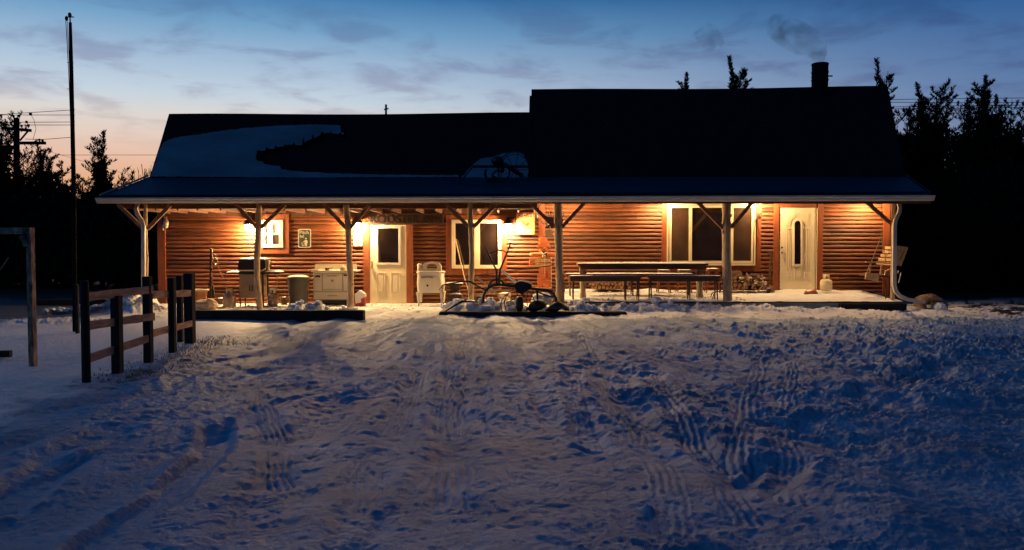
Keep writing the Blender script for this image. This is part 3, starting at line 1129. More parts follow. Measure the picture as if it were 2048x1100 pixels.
lantern(498, 453, .098)
lantern(713, 450, .085)
lantern(1017, 452, .090)
ul = MB().box(xat(325.5, YW - .1), xat(329.5, YW - .1), YW - .12, YW - .075, zat(456, YW), zat(432, YW)).build('wall_lantern', 'blackmetal', house)
c = at(332, 450, YW - .22)
MB().lathe(c.x, c.y, [(.02, c.z - .09), (.055, c.z - .07), (.075, c.z + .06), (.06, c.z + .07)], 8).build('bulb', 'dimglass', ul)
MB().lathe(c.x, c.y, [(.085, c.z + .07), (.05, c.z + .13), (.01, c.z + .18)], 8).tube([c + Vector((0, 0, .17)), c + Vector((0, .05, .22)), c + Vector((-.02, .12, .1))], .01, 6).build('lantern_cap', 'steel', ul)
MB().ball(at(326, 452, YW - .2), .035, 8).tube([at(326, 452, YW - .2), at(326, 460, YW - .1)], .012).build('bulb', 'dimglass', ul)
for px, py, Yl in ((1131, 403, 20.1), (1326, 401.5, 20.6), (1528, 401.5, 20.6), (1745, 401.5, 20.5)):
    c = at(px, py, Yl)
    bl = MB().lathe(c.x, c.y, [(.02, c.z - .055), (.045, c.z - .04), (.055, c.z), (.04, c.z + .04), (.025, c.z + .06)], 12).build('ceiling_bulb', 'bulbsmall', house)
    MB().lathe(c.x, c.y, [(.03, c.z + .06), (.06, c.z + .075), (.06, min(c.z + .11, 2.79))], 12).build('bulb_holder', 'white', bl)

# thin hanging icicles of rope / hooks at the beam
for px, py, L in ((972, 407, 8), (981, 407, 6), (989, 406, 12), (995, 406, 7)):
    MB().tube([at(px, py, YP - .05), at(px, py + L, YP - .05)], .008, 5).build('beam_hook', 'steel', house)

# platform under the right half -------------------------------------------------
PY0 = 18.62


def plat():
    x0, x1 = xat(1128, PY0), xat(1810, PY0)
    zf, zb_ = .285, .415
    nx, ny = 220, 40
    Xp = np.linspace(x0, x1, nx)[None, :] * np.ones((ny, 1))
    Yp_ = np.linspace(PY0, YW + .02, ny)[:, None] * np.ones((1, nx))
    tt = (Yp_ - PY0) / (YW - PY0)
    Zp = zf + (zb_ - zf) * tt + .012 * fbm(Xp, Yp_, 2.0, 201, 4) * sstep(PY0, PY0 + .1, Yp_) + .012 * np.clip(fbm(Xp, Yp_, 5, 210, 3), 0, 1)
    Zp = Zp + .05 * sstep(20.3, 20.9, Yp_) * np.clip(fbm(Xp, Yp_, 1.1, 207, 3) + .2, 0, 1)
    vs = [tuple(p) for p in np.stack([Xp, Yp_, Zp], -1).reshape(-1, 3)]
    fs = [(j * nx + i, j * nx + i + 1, (j + 1) * nx + i + 1, (j + 1) * nx + i) for j in range(ny - 1) for i in range(nx - 1)]
    return MB().add(vs, fs, True), x0, x1


pm, px0_, px1_ = plat()
o = pm.build('porch_snow', 'snow', base=(5, 20, .28))
tag(o, 'thin trodden snow covering the raised right half of the porch floor', 'snow', kind='stuff')
o = MB().box(px0_ + .02, px1_ - .02, PY0 + .03, YW - .05, -.1, .255).build('porch_floor', 'concrete')
o['kind'] = 'structure'
# low timber facing along the platform, and the snow-banked front
MBt = MB().bevbox(xat(1680, PY0), xat(1812, PY0), PY0 - .09, PY0 + .02, -.05, .245, .02)
tag(MBt.build('landscape_timber', 'tie'), 'black timber edging the porch under the right downspout', 'timber')
# railway ties as parking stops
for (a, b_, y0, y1, lab) in ((384, 727, 621, 642, 'heavy black railway tie in the snow left of the entrance path'),
                             (878, 1254, 624, 635, 'long black railway tie in the snow in front of the old plough'),
                             (62, 236, 600, 612, 'dark timber half buried in snow behind the rail fence')):
    Yt = 1.6 * FPX / (y1 - 490)
    p, q = at(a, y1, Yt), at(b_, y0, Yt)
    mb = MB().bevbox(p.x, q.x, Yt, Yt + .2, -.06, q.z, .02)
    tag(mb.build('railway_tie', 'tie'), lab, 'timber')

# ------------------------------------------------------------------ snow on the roof
P0 = Vector((exl0, 20.93, EZ))
e1 = Vector((exs - exl0, 0, 0))
e2 = at(338, 228, 22.6) - P0
Nn = e1.cross(e2).normalized()
if Nn.y > 0:
    Nn = -Nn


def snowpatch(px, lab, th=.05):
    rg = random.Random(3)
    pts = []
    for i in range(len(px)):
        a, b_ = px[i], px[(i + 1) % len(px)]
        k = max(1, int(math.hypot(a[0] - b_[0], a[1] - b_[1]) / 5))
        for j in range(k):
            t = j / k
            pts.append((a[0] + (b_[0] - a[0]) * t + rg.uniform(-1, 1), a[1] + (b_[1] - a[1]) * t + rg.uniform(-.7, .7)))
    top = [onplane(a, b_, P0 + Nn * th, Nn) for a, b_ in pts]
    bot = [onplane(a, b_, P0 - Nn * .06, Nn) for a, b_ in pts]
    n_ = len(top)
    tris = tessellate_polygon([top])
    mb = MB().add(top + bot, [tuple(t_) for t_ in tris] + [(i, (i + 1) % n_, n_ + (i + 1) % n_, n_ + i) for i in range(n_)])
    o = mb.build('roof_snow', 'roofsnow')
    return tag(o, lab, 'snow', kind='stuff')


snowpatch([(301, 353), (306, 340), (313, 318), (318, 300), (326, 286), (336, 279), (350, 275), (380, 271), (440, 262), (500, 255), (560, 251),
           (620, 249), (672, 250), (681, 252), (681, 262), (689, 267), (684, 270), (681, 264), (678, 268), (664, 267), (662, 261), (660, 266), (646, 265),
           (643, 262), (640, 270), (628, 276), (626, 268), (623, 278), (608, 284), (607, 275), (604, 290), (590, 290), (588, 282), (585, 289), (571, 290),
           (570, 287), (566, 293), (554, 294), (552, 290), (549, 298), (536, 298), (534, 294), (531, 302), (517, 301), (515, 300), (512, 314), (514, 321),
           (524, 323), (530, 328), (546, 331), (560, 332), (563, 338), (580, 341), (620, 344), (680, 347), (760, 349), (850, 350), (918, 350), (918, 354), (600, 355), (400, 354)],
          'large snow sheet covering the left end of the dark roof', .09)
snowpatch([(921, 355), (930, 348), (944, 330), (960, 318), (985, 313), (1003, 308), (1024, 303), (1044, 305), (1052, 321), (1057, 333), (1056, 355)],
          'small snow patch on the roof behind the old iron implement', .04)

# ------------------------------------------------------------------ old implement on the porch roof
YR = 20.2
ri = thing('rooftop_cultivator', (xat(1000, YR), YR, zat(372, YR)), 'old black iron horse cultivator standing on the porch roof', 'farm implement')
MB().tube([at(944, 333, YR), at(1058, 333, YR)], .035, 8).tube([at(990, 326, YR), at(1012, 330, YR + .2), at(1045, 352, YR + .3)], .06, 8).build('beam', 'blackmetal', ri)
MB().ball(at(995, 322, YR), .16, 10, .8).ball(at(1003, 340, YR), .08, 8).build('gear_box', 'blackmetal', ri)
MB().ring(at(1030, 340, YR + .25), .46, .018, (.35, 1, .1), 30, 6).ring(at(1030, 340, YR + .25), .40, .01, (.35, 1, .1), 30, 6).build('wheel', 'blackmetal', ri)
sp = MB()
for k in range(9):
    a = k * math.pi / 4.5
    sp.tube([at(1030, 340, YR + .25), at(1030, 340, YR + .25) + Vector((math.cos(a) * .44, -.15 * math.cos(a), math.sin(a) * .44))], .008, 5)
sp.build('spokes', 'blackmetal', ri)
for xx in (0, 1):
    MB().tube([at(972 + 22 * xx, 338 + 2 * xx, YR), at(970 + 15 * xx, 348, YR), at(974 + 12 * xx, 362, YR), at(980 + 8 * xx, 374, YR)], [.03, .03, .03, .045], 8).build('shank', 'blackmetal', ri)
MB().ring(at(1003, 345, YR), .20, .022, (0, 1, 0), 16, 6, R(60), R(250)).build('arch', 'blackmetal', ri)
MB().pprism([(975, 358), (990, 352), (1006, 360), (1012, 377), (974, 377)], YR - .1, .08).build('shovel_blade', 'blackmetal', ri)
MB().tube([at(946, 333, YR), at(930, 352, YR - .2), at(912, 374, YR - .5)], .02, 6).build('tongue', 'blackmetal', ri)

# ------------------------------------------------------------------ signs on the wall
YSg = YW - .12
s1 = thing('name_sign', at(812, 450, YSg), 'dark wooden board with carved letters above the left door', 'sign')
MB().pbox(736.5, 427, 888, 449, YSg, .035).build('board', 'signboard', s1)
text('ROOSTER INN', 'lettering', 'signletter', s1, xat(813, YSg), zat(438, YSg), YSg - .004, .20, .010, width=1.86, spacing=1.05)
s2 = thing('litter_sign', at(609, 496, YSg), 'small dark green sign with white border and litter bin figure', 'sign')


def rr_outline(x0, y0, x1, y1, r, n=5):
    o = []
    for cx, cy, a0 in ((x1 - r, y0 + r, -90), (x1 - r, y1 - r, 0), (x0 + r, y1 - r, 90), (x0 + r, y0 + r, 180)):
        for k in range(n + 1):
            a = R(a0 + 90 * k / n)
            o.append((cx + r * math.cos(a), cy + r * math.sin(a)))
    return o[::-1]


MB().pprism(rr_outline(596, 458, 622, 495.5, 3.4), YSg, .01).build('border', 'signwhite', s2)
MB().pprism(rr_outline(598, 460, 620, 493.5, 2.2), YSg - .004, .004).build('panel', 'signgreen', s2)
text('Pitch', 'lettering', 'signwhite', s2, xat(608.6, YSg), zat(464.7, YSg), YSg - .008, .088, .004, width=.235)
text('In!', 'lettering', 'signwhite', s2, xat(604.2, YSg), zat(472.6, YSg), YSg - .008, .078, .004, width=.105)
fg = MB()
fg.ball(at(611.7, 477.2, YSg - .008), .020, 8, 1, 0, 1, .2)
fg.pprism([(609.8, 480), (613.7, 480), (615.2, 482.5), (615, 486), (614, 487), (613.8, 492), (610, 492), (609.8, 485), (609.6, 483.6), (606, 484.6), (605.6, 483.8), (608.4, 482)][::-1], YSg - .008, .004)
fg.build('figure', 'signwhite', s2)
MB().pprism([(603, 485), (604.2, 485), (605.4, 491), (607.4, 491), (608.2, 485), (609.2, 485), (608.2, 492), (604.6, 492)][::-1], YSg - .008, .004).build('figure', 'signwhite', s2)
s3 = thing('seed_sign', at(1050, 470, YSg), 'square yellow and red metal sign with a bird shape and white bottom band', 'sign')
MB().pprism(rr_outline(1033, 425, 1069, 469, 1.5), YSg, .01).build('panel', 'signyellow', s3)
MB().pprism([(1034, 426), (1068, 426), (1068, 434.8), (1034, 434.8)][::-1], YSg - .003, .003).build('red_band', 'signred', s3)
text("CROW'S", 'lettering', 'signwhite', s3, xat(1050.5, YSg), zat(430.8, YSg), YSg - .006, .075, .004, width=.42)
MB().pprism([(1041, 446), (1044, 443), (1048, 443), (1051, 447), (1053, 447.5), (1055, 444.5), (1059, 447), (1056, 451), (1052.5, 453.5), (1049, 450), (1045, 448)][::-1], YSg - .006, .004).build('bird', 'signred', s3)
MB().pprism([(1036, 460), (1065.5, 460), (1065.5, 467.5), (1036, 467.5)][::-1], YSg - .003, .003).build('white_band', 'signwhite', s3)
text('HYBRID CORN', 'lettering', 'greyplastic', s3, xat(1051, YSg), zat(463.8, YSg), YSg - .006, .042, .003, width=.36)
s4 = thing('paper_notice', at(716, 492, YW - .1), 'white notice on the wall under the lamp beside the left door', 'notice')
MB().pbox(707, 464, 724.5, 492, YSg + .03, .006).build('sheet', 'signwhite', s4)
nb = MB()
for i in range(7):
    nb.pbox(709 + (i % 2), 479 + i * 1.7, 722 - (i * 3 % 4), 479.7 + i * 1.7, YSg + .026, .004)
nb.build('print', 'greyplastic', s4)
s5 = thing('hanging_plaque', at(1099, 476, 20.0), 'small cream plaque hanging below a black and white cutout by the thick post', 'plaque')
MB().pprism([(1090.5, 459), (1105, 459), (1105.5, 470), (1103, 474), (1098, 475.5), (1093, 474), (1090.5, 470)][::-1], 20.0, .02).build('plaque', 'tank', s5)
MB().pprism([(1091, 456), (1091, 449), (1094, 444), (1098, 446), (1105, 450), (1105, 457)], 20.0, .02).build('cutout', 'blackmetal', s5)
MB().ball(at(1094.5, 450, 19.99), .035, 8, 1, 0, 1, .2).ball(at(1101, 453, 19.99), .028, 8, 1.5, 0, 1, .2).build('spot', 'signwhite', s5)
MB().tube([at(1094, 445, 20.01), at(1096, 400, 20.01)], .004, 4).tube([at(1093, 459, 20.01), at(1093, 456, 20.01)], .004, 4).tube([at(1103, 459, 20.01), at(1103, 456, 20.01)], .004, 4).build('wire', 'rope', s5)

# spoked wheel hanging behind the thick post
wc = at(1101, 425, 19.2)
wh = thing('iron_wheel_ornament', wc + Vector((0, 0, -.3)), 'thin spoked iron wheel hanging behind the thick middle post', 'wheel')
MB().ring(wc, .31, .009, (0, 1, 0), 36, 6).build('rim', 'blackmetal', wh)
MB().tube([wc + Vector((0, -.05, 0)), wc + Vector((0, .05, 0))], .032, 10).build('hub', 'blackmetal', wh)
sp = MB()
for k in range(14):
    a = k * 2 * math.pi / 14 + .1
    sp.tube([wc, wc + Vector((math.cos(a) * .31, 0, math.sin(a) * .31))], .0035, 4)
sp.build('spokes', 'blackmetal', wh)

# ------------------------------------------------------------------ porch objects, left to right
ZL = .075


def snowcap(mb, x0, x1, y0, y1, z, h, n=8, seed=1):
    rg = random.Random(seed)
    vs, fs = [], []
    m = 4
    for j in range(m + 1):
        for i in range(n + 1):
            e = math.sin(math.pi * i / n) ** .35 * math.sin(math.pi * j / m) ** .35 if 0 < i < n and 0 < j < m else 0
            vs.append((x0 + (x1 - x0) * i / n, y0 + (y1 - y0) * j / m, z + .002 + h * e * rg.uniform(.5, 1.2)))
    for j in range(m):
        for i in range(n):
            a = j * (n + 1) + i
            fs.append((a, a + 1, a + n + 2, a + n + 1))
    return mb.add(vs, fs, True)


# orange tub
c = at(392, 600, 19.4)
tb = thing('orange_tub', (c.x, 19.6, ZL), 'orange tub with a pale rim behind the end of the rail fence', 'tub')
MB().lathe(c.x, 19.6, [(.14, ZL), (.19, ZL + .35), (.20, ZL + .40)], 18).build('body', 'terra', tb)
MB().lathe(c.x, 19.6, [(.20, ZL + .402), (.235, ZL + .405), (.235, ZL + .445), (.20, ZL + .45), (.19, ZL + .42)], 18).build('rim', 'tank', tb)
# snowy sack
c = at(410, 612, 18.9)
mb = MB()
mb.ball((c.x, 18.9, ZL + .1), .24, 12, .62, .10, 1.2, .9)
mb.ball((c.x + .12, 18.9, ZL + .16), .16, 10, .7, .12)
tag(mb.build('sack', 'burlap'), 'crumpled pale sack lying in front of the hand pump', 'sack')
# hand pump with hose
Yk = 19.9
pu = thing('hand_pump', at(421, 601, Yk), 'tall slim iron hand pump against the dark left wall', 'pump')
MB().tube([at(421, 598, Yk), at(421, 560, Yk), at(421.5, 520, Yk), at(421, 497, Yk)], [.035, .03, .026, .022], 8).ball(at(422, 537, Yk), .05, 8).ball(at(422, 554, Yk), .05, 8, .7).build('stand_pipe', 'rust', pu)
MB().tube([at(420.5, 499, Yk), at(420.5, 481, Yk)], .008, 6).tube([at(400, 486, Yk), at(426, 486, Yk)], .004, 6).build('rod', 'rust', pu)
MB().tube([at(420, 496, Yk), at(424, 499, Yk), at(425, 523, Yk), at(431, 529, Yk)], .014, 6).ball(at(431, 529, Yk), .025, 8).build('lever', 'steel', pu)
MB().ball(at(430, 516, Yk), .035, 8).ball(at(432, 518, Yk), .03, 8).build('tap', 'steel', pu)
MB().tube([at(424, 506, Yk), at(430, 508, Yk), at(435, 515, Yk), at(435, 530, Yk), at(442, 548, Yk - .05), at(450, 562, Yk - .1), at(454, 578, Yk - .2)], .009, 6).build('hose', 'rope', pu)
MB().pprism([(414, 596), (418, 560), (424, 560), (430, 596)][::-1], Yk + .05, .04).build('base', 'darkwood', pu)
# milk can
Yk = 19.6
c = at(459, 611, Yk)
mc = thing('milk_can', (c.x, Yk, ZL), 'dented tall milk can with the pump hose running into its neck', 'milk can')
MB().lathe(c.x, Yk, [(.15, ZL), (.155, ZL + .02), (.152, ZL + .26), (.14, ZL + .30), (.075, ZL + .37), (.07, ZL + .43), (.085, ZL + .45), (.085, ZL + .47)], 18).build('body', 'steel', mc)
MB().tube([(c.x + .14, Yk - .03, ZL + .28), (c.x + .175, Yk - .03, ZL + .24), (c.x + .175, Yk - .03, ZL + .12), (c.x + .15, Yk - .03, ZL + .08)], .010, 6).build('handle', 'steel', mc)

# gas grill
Yk = 19.75
gr_ = thing('gas_grill', at(501, 606, Yk), 'black-lidded gas grill with steel cabinet behind the crooked post', 'grill')
lid = [(477, 541), (476, 533), (477, 521), (480, 518), (526, 518), (530, 521), (531, 533), (529, 541)][::-1]
MB().pprism(lid, Yk, .5).build('lid', 'blackmetal', gr_)
mb = MB()
a, b_ = at(478, 518, Yk), at(528, 518, Yk)
snowcap(mb, a.x, b_.x, Yk + .02, Yk + .48, a.z, .04, 10, 2)
mb.build('snow_cap', 'snow', gr_)
MB().tube([at(474, 539, Yk - .06), at(480, 541, Yk - .06), at(525, 541, Yk - .06), at(531, 537, Yk - .06)], .018, 8).build('lid_handle', 'tank', gr_)
MB().pbox(478, 542, 527, 548.5, Yk + .01, .48).build('fire_box', 'blackmetal', gr_)
MB().pbox(479, 549, 524, 596, Yk + .02, .46).build('cabinet', 'steel', gr_)
for a, c_ in ((480.2, 501), (502, 523)):
    dr = MB().pbox(a, 557, c_, 595, Yk + .012, .008).build('cabinet_door', 'steel', gr_)
for a in (499, 504.5):
    MB().pbox(a - .7, 570, a + .7, 582, Yk - .006, .012).build('door_handle', 'rust', gr_)
for a in (478, 524):
    MB().box(xat(a, Yk) - .015, xat(a, Yk) + .015, Yk + .03, Yk + .06, ZL, zat(548, Yk)).build('leg', 'blackmetal', gr_)
    MB().box(xat(a, Yk) - .015, xat(a, Yk) + .015, Yk + .42, Yk + .45, ZL, zat(548, Yk)).build('leg', 'blackmetal', gr_)
MB().pbox(449, 544.5, 477, 548, Yk + .03, .42).build('side_shelf', 'blackmetal', gr_)
MB().pbox(526, 544, 558, 548, Yk + .03, .42).build('side_shelf', 'blackmetal', gr_)
MB().pbox(553.5, 548, 555, 571, Yk + .04, .015).build('shelf_support', 'steel', gr_)
mb = MB()
snowcap(mb, xat(450, Yk), xat(476, Yk), Yk + .04, Yk + .44, zat(544.5, Yk), .035, 7, 3)
snowcap(mb, xat(528, Yk), xat(558, Yk), Yk + .04, Yk + .44, zat(544, Yk), .05, 7, 4)
mb.build('snow_cap', 'snow', gr_)
for a in (530,):
    MB().lathe(xat(a, Yk), Yk + .1, [(.07, ZL), (.07, ZL + .03)], 12).build('caster', 'blackmetal', gr_)
# small ornamental lamp on the grill shelf
c = at(537, 544, Yk + .2)
mb = MB().lathe(c.x, c.y, [(.055, c.z + .01), (.05, c.z + .05), (.02, c.z + .09), (.018, c.z + .17), (.045, c.z + .22), (.05, c.z + .27), (.01, c.z + .30)], 12)
tag(mb.build('oil_lamp', 'paleboard'), 'small pale oil lamp standing on the snowy grill shelf', 'lamp')


def gas_bottle(px, py, Y, w, h, zf, m, lab, collar='tank'):
    c = at(px, py, Y)
    o = thing('propane_tank', (c.x, Y, zf), lab, 'gas bottle', 'propane tanks on the porch')
    MB().lathe(c.x, Y, [(w * .82, zf), (w * .80, zf + .03), (w * .92, zf + .05), (w, zf + h * .16), (w * 1.005, zf + h * .40), (w * 1.02, zf + h * .41), (w, zf + h * .42), (w, zf + h * .56), (w * .85, zf + h * .68), (w * .4, zf + h * .735), (.02, zf + h * .74)], 22).build('body', m, o)
    cm = MB()
    for a0, a1 in ((200, 250), (290, 340), (20, 160)):
        vs, fs = [], []
        for k in range(7):
            a = R(a0 + (a1 - a0) * k / 6)
            for rr_, zz_ in ((w * .52, zf + h * .70), (w * .56, zf + h * .99), (w * .53, zf + h * .99), (w * .49, zf + h * .70)):
                vs.append((c.x + rr_ * math.cos(a), Y + rr_ * math.sin(a), zz_))
        for k in range(6):
            for q in range(4):
                fs.append((k * 4 + q, (k + 1) * 4 + q, (k + 1) * 4 + (q + 1) % 4, k * 4 + (q + 1) % 4))
        fs += [(0, 1, 2, 3), (27, 26, 25, 24)]
        cm.add(vs, fs, True)
    cm.ring((c.x, Y, zf + h * .985), w * .545, w * .05, (0, 0, 1), 20, 6)
    cm.build('collar', collar, o)
    MB().lathe(c.x, Y, [(.022, zf + h * .73), (.022, zf + h * .82), (.035, zf + h * .83), (.035, zf + h * .88)], 10).build('valve', 'rust', o)


gas_bottle(546, 600, 19.95, .135, .46, ZL, 'steel', 'grey dented propane tank beneath the right shelf of the grill', 'white')
gas_bottle(1652, 583, 20.45, .148, .43, zat(583, 20.35), 'tank', 'cream white propane tank beside the right door')

# trash can
Yk = 20.0
c = at(597, 604, Yk)
tc_ = thing('trash_can', (c.x, Yk, ZL), 'round grey plastic trash can heaped with snow', 'trash can')
zt_ = zat(553, Yk)
MB().lathe(c.x, Yk, [(.225, ZL), (.262, zt_ - .05), (.275, zt_ - .045), (.278, zt_), (.255, zt_), (.25, zt_ - .03)], 24).build('body', 'greyplastic', tc_)
MB().ball((c.x, Yk, zt_ - .01), .255, 16, .20, .05).build('snow_heap', 'snow', tc_)
for s_ in (-1, 1):
    MB().box(c.x + s_ * .27 - .015, c.x + s_ * .27 + .015, Yk - .06, Yk + .06, zt_ - .16, zt_ - .12).build('handle', 'greyplastic', tc_)

# enamel range
Yk = 20.25
st = thing('enamel_stove', at(662, 606, Yk), 'old cream enamel kitchen range with pans on its top', 'stove')
z0_ = ZL + .02
MB().box(xat(628, Yk), xat(698, Yk), Yk + .04, Yk + .55, z0_, zat(600, Yk)).build('plinth', 'blackmetal', st)
p, q = at(627, 600, Yk), at(698.5, 543, Yk)
MB().bevbox(p.x, q.x, Yk, Yk + .58, p.z + .002, q.z, .012).build('body', 'enamel', st)
p, q = at(623, 544.3, Yk), at(712, 540.8, Yk)
MB().box(p.x, q.x, Yk - .03, Yk + .6, p.z + .004, q.z).build('cook_top', 'enamel', st)
p, q = at(630, 541, Yk + .5), at(713, 528, Yk + .5)
MB().bevbox(p.x, q.x, Yk + .5, Yk + .56, p.z + .003, q.z, .02).build('splash_back', 'enamel', st)


def panel(a, b_, c_, d, m='enamel', e=.6):
    MB().frame(a, b_, c_, d, e, Yk - .002, .004).build('panel_gap', 'rust', st)
    return MB().pbox(a + e, b_ + e, c_ - e, d - e, Yk - .012, .012).build('oven_door', m, st)


dr = panel(645, 546.5, 685, 582.5)
MB().tube([at(655, 552, Yk - .04), at(674, 552, Yk - .04)], .010, 6).build('door_handle', 'steel', dr)
MB().lathe(0, 0, [(.001, 0), (.002, .001)], 3).v
MB().ball(at(664.5, 561.5, Yk - .015), .034, 10, 1, 0, 1, .4).build('dial', 'steel', dr)
MB().pbox(645.6, 578.6, 684.4, 579.2, Yk - .016, .004).build('seam', 'rust', dr)
dr = panel(627.6, 583.5, 697.5, 599.5)
MB().tube([at(655, 591.5, Yk - .04), at(675, 591.5, Yk - .04)], .010, 6).build('door_handle', 'steel', dr)
dr = panel(628, 546.5, 644, 582.5)
dr = panel(686, 546.5, 697.5, 582.5)
for px in (632, 635.5, 639, 689, 692.5):
    MB().ball(at(px, 551 + random.uniform(-1, 2), Yk - .03), .026, 8, 1.1, 0, 1, .8).build('knob', 'rust', st)
c = at(654.5, 541, Yk + .12)
tag(MB().lathe(c.x, c.y, [(.045, c.z + .003), (.06, c.z + .06), (.068, c.z + .07), (.055, c.z + .065), (.04, c.z + .02)], 14).tube([(c.x + .06, c.y, c.z + .055), (c.x + .15, c.y, c.z + .07)], .008, 6).build('saucepan', 'rust'),
    'small dark saucepan in the middle of the stove top', 'pan')
c = at(631, 541, Yk + .1)
tag(MB().lathe(c.x, c.y, [(.03, c.z + .003), (.055, c.z + .015), (.057, c.z + .035), (.02, c.z + .045)], 12, 1.6).tube([(c.x - .07, c.y, c.z + .02), (c.x - .2, c.y, c.z + .0)], .010, 6).build('frying_pan', 'burlap'),
    'snow dusted frying pan at the left edge of the stove top', 'pan')
c = at(686, 541, Yk + .1)
tag(MB().lathe(c.x, c.y, [(.07, c.z + .003), (.085, c.z + .03), (.08, c.z + .08), (.03, c.z + .12), (.01, c.z + .13)], 14).build('kettle', 'burlap'),
    'pale round kettle at the right end of the stove top', 'kettle')

# red and white cooler
Yk = 19.95
co_ = thing('picnic_cooler', at(718, 612, Yk), 'red cooler with a peaked white lid beside the left door', 'cooler')
p, q = at(709, 611, Yk), at(729, 593, Yk)
MB().bevbox(p.x, q.x, Yk, Yk + .25, ZL, q.z, .04).build('body', 'redplastic', co_)
MB().pprism([(709.5, 595), (710, 588), (718, 581), (728, 588), (729.5, 594), (722, 597), (721.5, 605), (711, 607)][::-1], Yk - .02, .28).build('lid', 'white', co_)

# wringer washer
Yk = 20.05
ws = thing('wringer_washer', at(858, 608, Yk), 'white enamel wringer washer on four tapered legs', 'washing machine')
zb_, zt_ = zat(586, Yk), zat(547, Yk)
xl, xr = xat(832.5, Yk), xat(886.5, Yk)
secs = []
mb = MB()


def rrect(x0, x1, y0, y1, r, z, n=4):
    o = []
    for cx, cy, a0 in ((x1 - r, y0 + r, -90), (x1 - r, y1 - r, 0), (x0 + r, y1 - r, 90), (x0 + r, y0 + r, 180)):
        for k in range(n + 1):
            a = R(a0 + 90 * k / n)
            o.append((cx + r * math.cos(a), cy + r * math.sin(a), z))
    return o


def loft(mb, rings, smooth=True):
    n_ = len(rings[0])
    vs = [p for r_ in rings for p in r_]
    fs = []
    for i in range(len(rings) - 1):
        for k in range(n_):
            fs.append((i * n_ + k, i * n_ + (k + 1) % n_, (i + 1) * n_ + (k + 1) % n_, (i + 1) * n_ + k))
    mb.add(vs, fs, smooth)
    mb.add(rings[0], [tuple(range(n_))[::-1]])
    mb.add(rings[-1], [tuple(range(n_))])
    return mb


loft(mb, [rrect(xl + .02, xr - .02, Yk, Yk + .6, .10, zb_), rrect(xl, xr, Yk - .02, Yk + .62, .11, (zb_ + zt_) / 2), rrect(xl + .02, xr - .02, Yk, Yk + .6, .10, zt_)])
mb.build('tub', 'enamel', ws)
mb = MB()
loft(mb, [rrect(xl, xr, Yk - .03, Yk + .63, .12, zt_ + .002), rrect(xl - .01, xr + .01, Yk - .04, Yk + .64, .13, zt_ + .03), rrect(xl + .03, xr - .03, Yk + .0, Yk + .6, .1, zt_ + .055)])
mb.build('lid', 'white', ws)
for sx_, sy_ in ((0, 0), (1, 0), (0, 1), (1, 1)):
    x = xl + .035 if sx_ == 0 else xr - .035
    y = Yk + .03 if sy_ == 0 else Yk + .57
    lg = MB().tube([(x, y, zb_ + .02), (x + (.01 if sx_ == 0 else -.01), y, zb_ - .05), (x + (.015 if sx_ == 0 else -.015), y, ZL + .05)], [.055, .045, .02], 8).build('leg', 'enamel', ws)
    MB().tube([(x + (.015 if sx_ == 0 else -.015), y, ZL + .05), (x + (.015 if sx_ == 0 else -.015), y, ZL - .02)], .012, 6).build('caster', 'blackmetal', lg)
p, q = at(833.5, 545, Yk + .1), at(843, 527, Yk + .1)
MB().lathe((p.x + q.x) / 2, Yk + .2, [(.055, zt_ + .05), (.058, q.z - .03), (.04, q.z), (.01, q.z + .005)], 14).build('motor_post', 'enamel', ws)
o_ = [(845, 543), (845, 530), (848, 526), (856, 524.5), (862, 523.3), (870, 524.5), (878, 526), (882, 531), (883, 543)]
i_ = [(852, 537), (852, 532), (855, 529.5), (860, 528.8), (862, 528.6), (868, 528.8), (872, 529.5), (874, 532), (874, 537)]
YY = Yk + .12
po = [at(a, b_, YY) for a, b_ in o_]
pi = [at(a, b_, YY) for a, b_ in i_]
N = len(po)
vs = po + pi + [v_ + Vector((0, .1, 0)) for v_ in po] + [v_ + Vector((0, .1, 0)) for v_ in pi]
fs = []
for k in range(N):
    j = (k + 1) % N
    fs += [(k, N + k, N + j, j), (2 * N + k, 2 * N + j, 3 * N + j, 3 * N + k), (k, j, 2 * N + j, 2 * N + k), (N + k, 3 * N + k, 3 * N + j, N + j)]
MB().add(vs, fs).build('wringer', 'enamel', ws)
MB().tube([at(852, 541, YY - .02), at(875, 541, YY - .02)], .018, 8).build('roller', 'white', ws)
MB().tube([at(842, 543, YY - .04), at(882, 543, YY - .04)], .008, 6).build('trim_bar', 'rust', ws)
MB().tube([at(884, 545, Yk), at(889, 545.5, Yk)], .022, 8).tube([at(888.5, 546, Yk), at(888, 562, Yk)], .006, 5).build('lever', 'enamel', ws)
text('MAYTAG', 'lettering', 'rust', ws, xat(854.5, Yk), zat(555, Yk), Yk - .035, .030, .03, width=.28, spacing=1.3)
MB().ball(at(855, 571, Yk - .02), .028, 10, 1, 0, 1, .4).build('emblem', 'rust', ws)

# anvil on its block
Yk = 20.0
an = thing('anvil', at(910, 590, Yk), 'dark iron anvil on a block with snow on its face', 'anvil')
MB().pprism([(889, 567.5), (925, 567), (925, 571), (919, 573), (917, 582), (921, 588), (899, 588), (902, 581), (899, 573), (893, 572)][::-1], Yk, .25).build('body', 'rust', an)
MB().pprism([(897, 588.5), (923, 588.5), (925, 606), (894, 606)][::-1], Yk - .08, .4).build('block', 'darkwood', an)
mb = MB()
snowcap(mb, xat(889, Yk), xat(926, Yk), Yk + .01, Yk + .24, zat(567, Yk), .03, 8, 5)
mb.ball(at(912, 566, Yk + .12), .085, 9, .45, .08)
snowcap(mb, xat(898, Yk), xat(923, Yk), Yk - .07, Yk - .005, zat(588.5, Yk - .05), .03, 8, 6)
mb.build('snow_cap', 'snow', an)

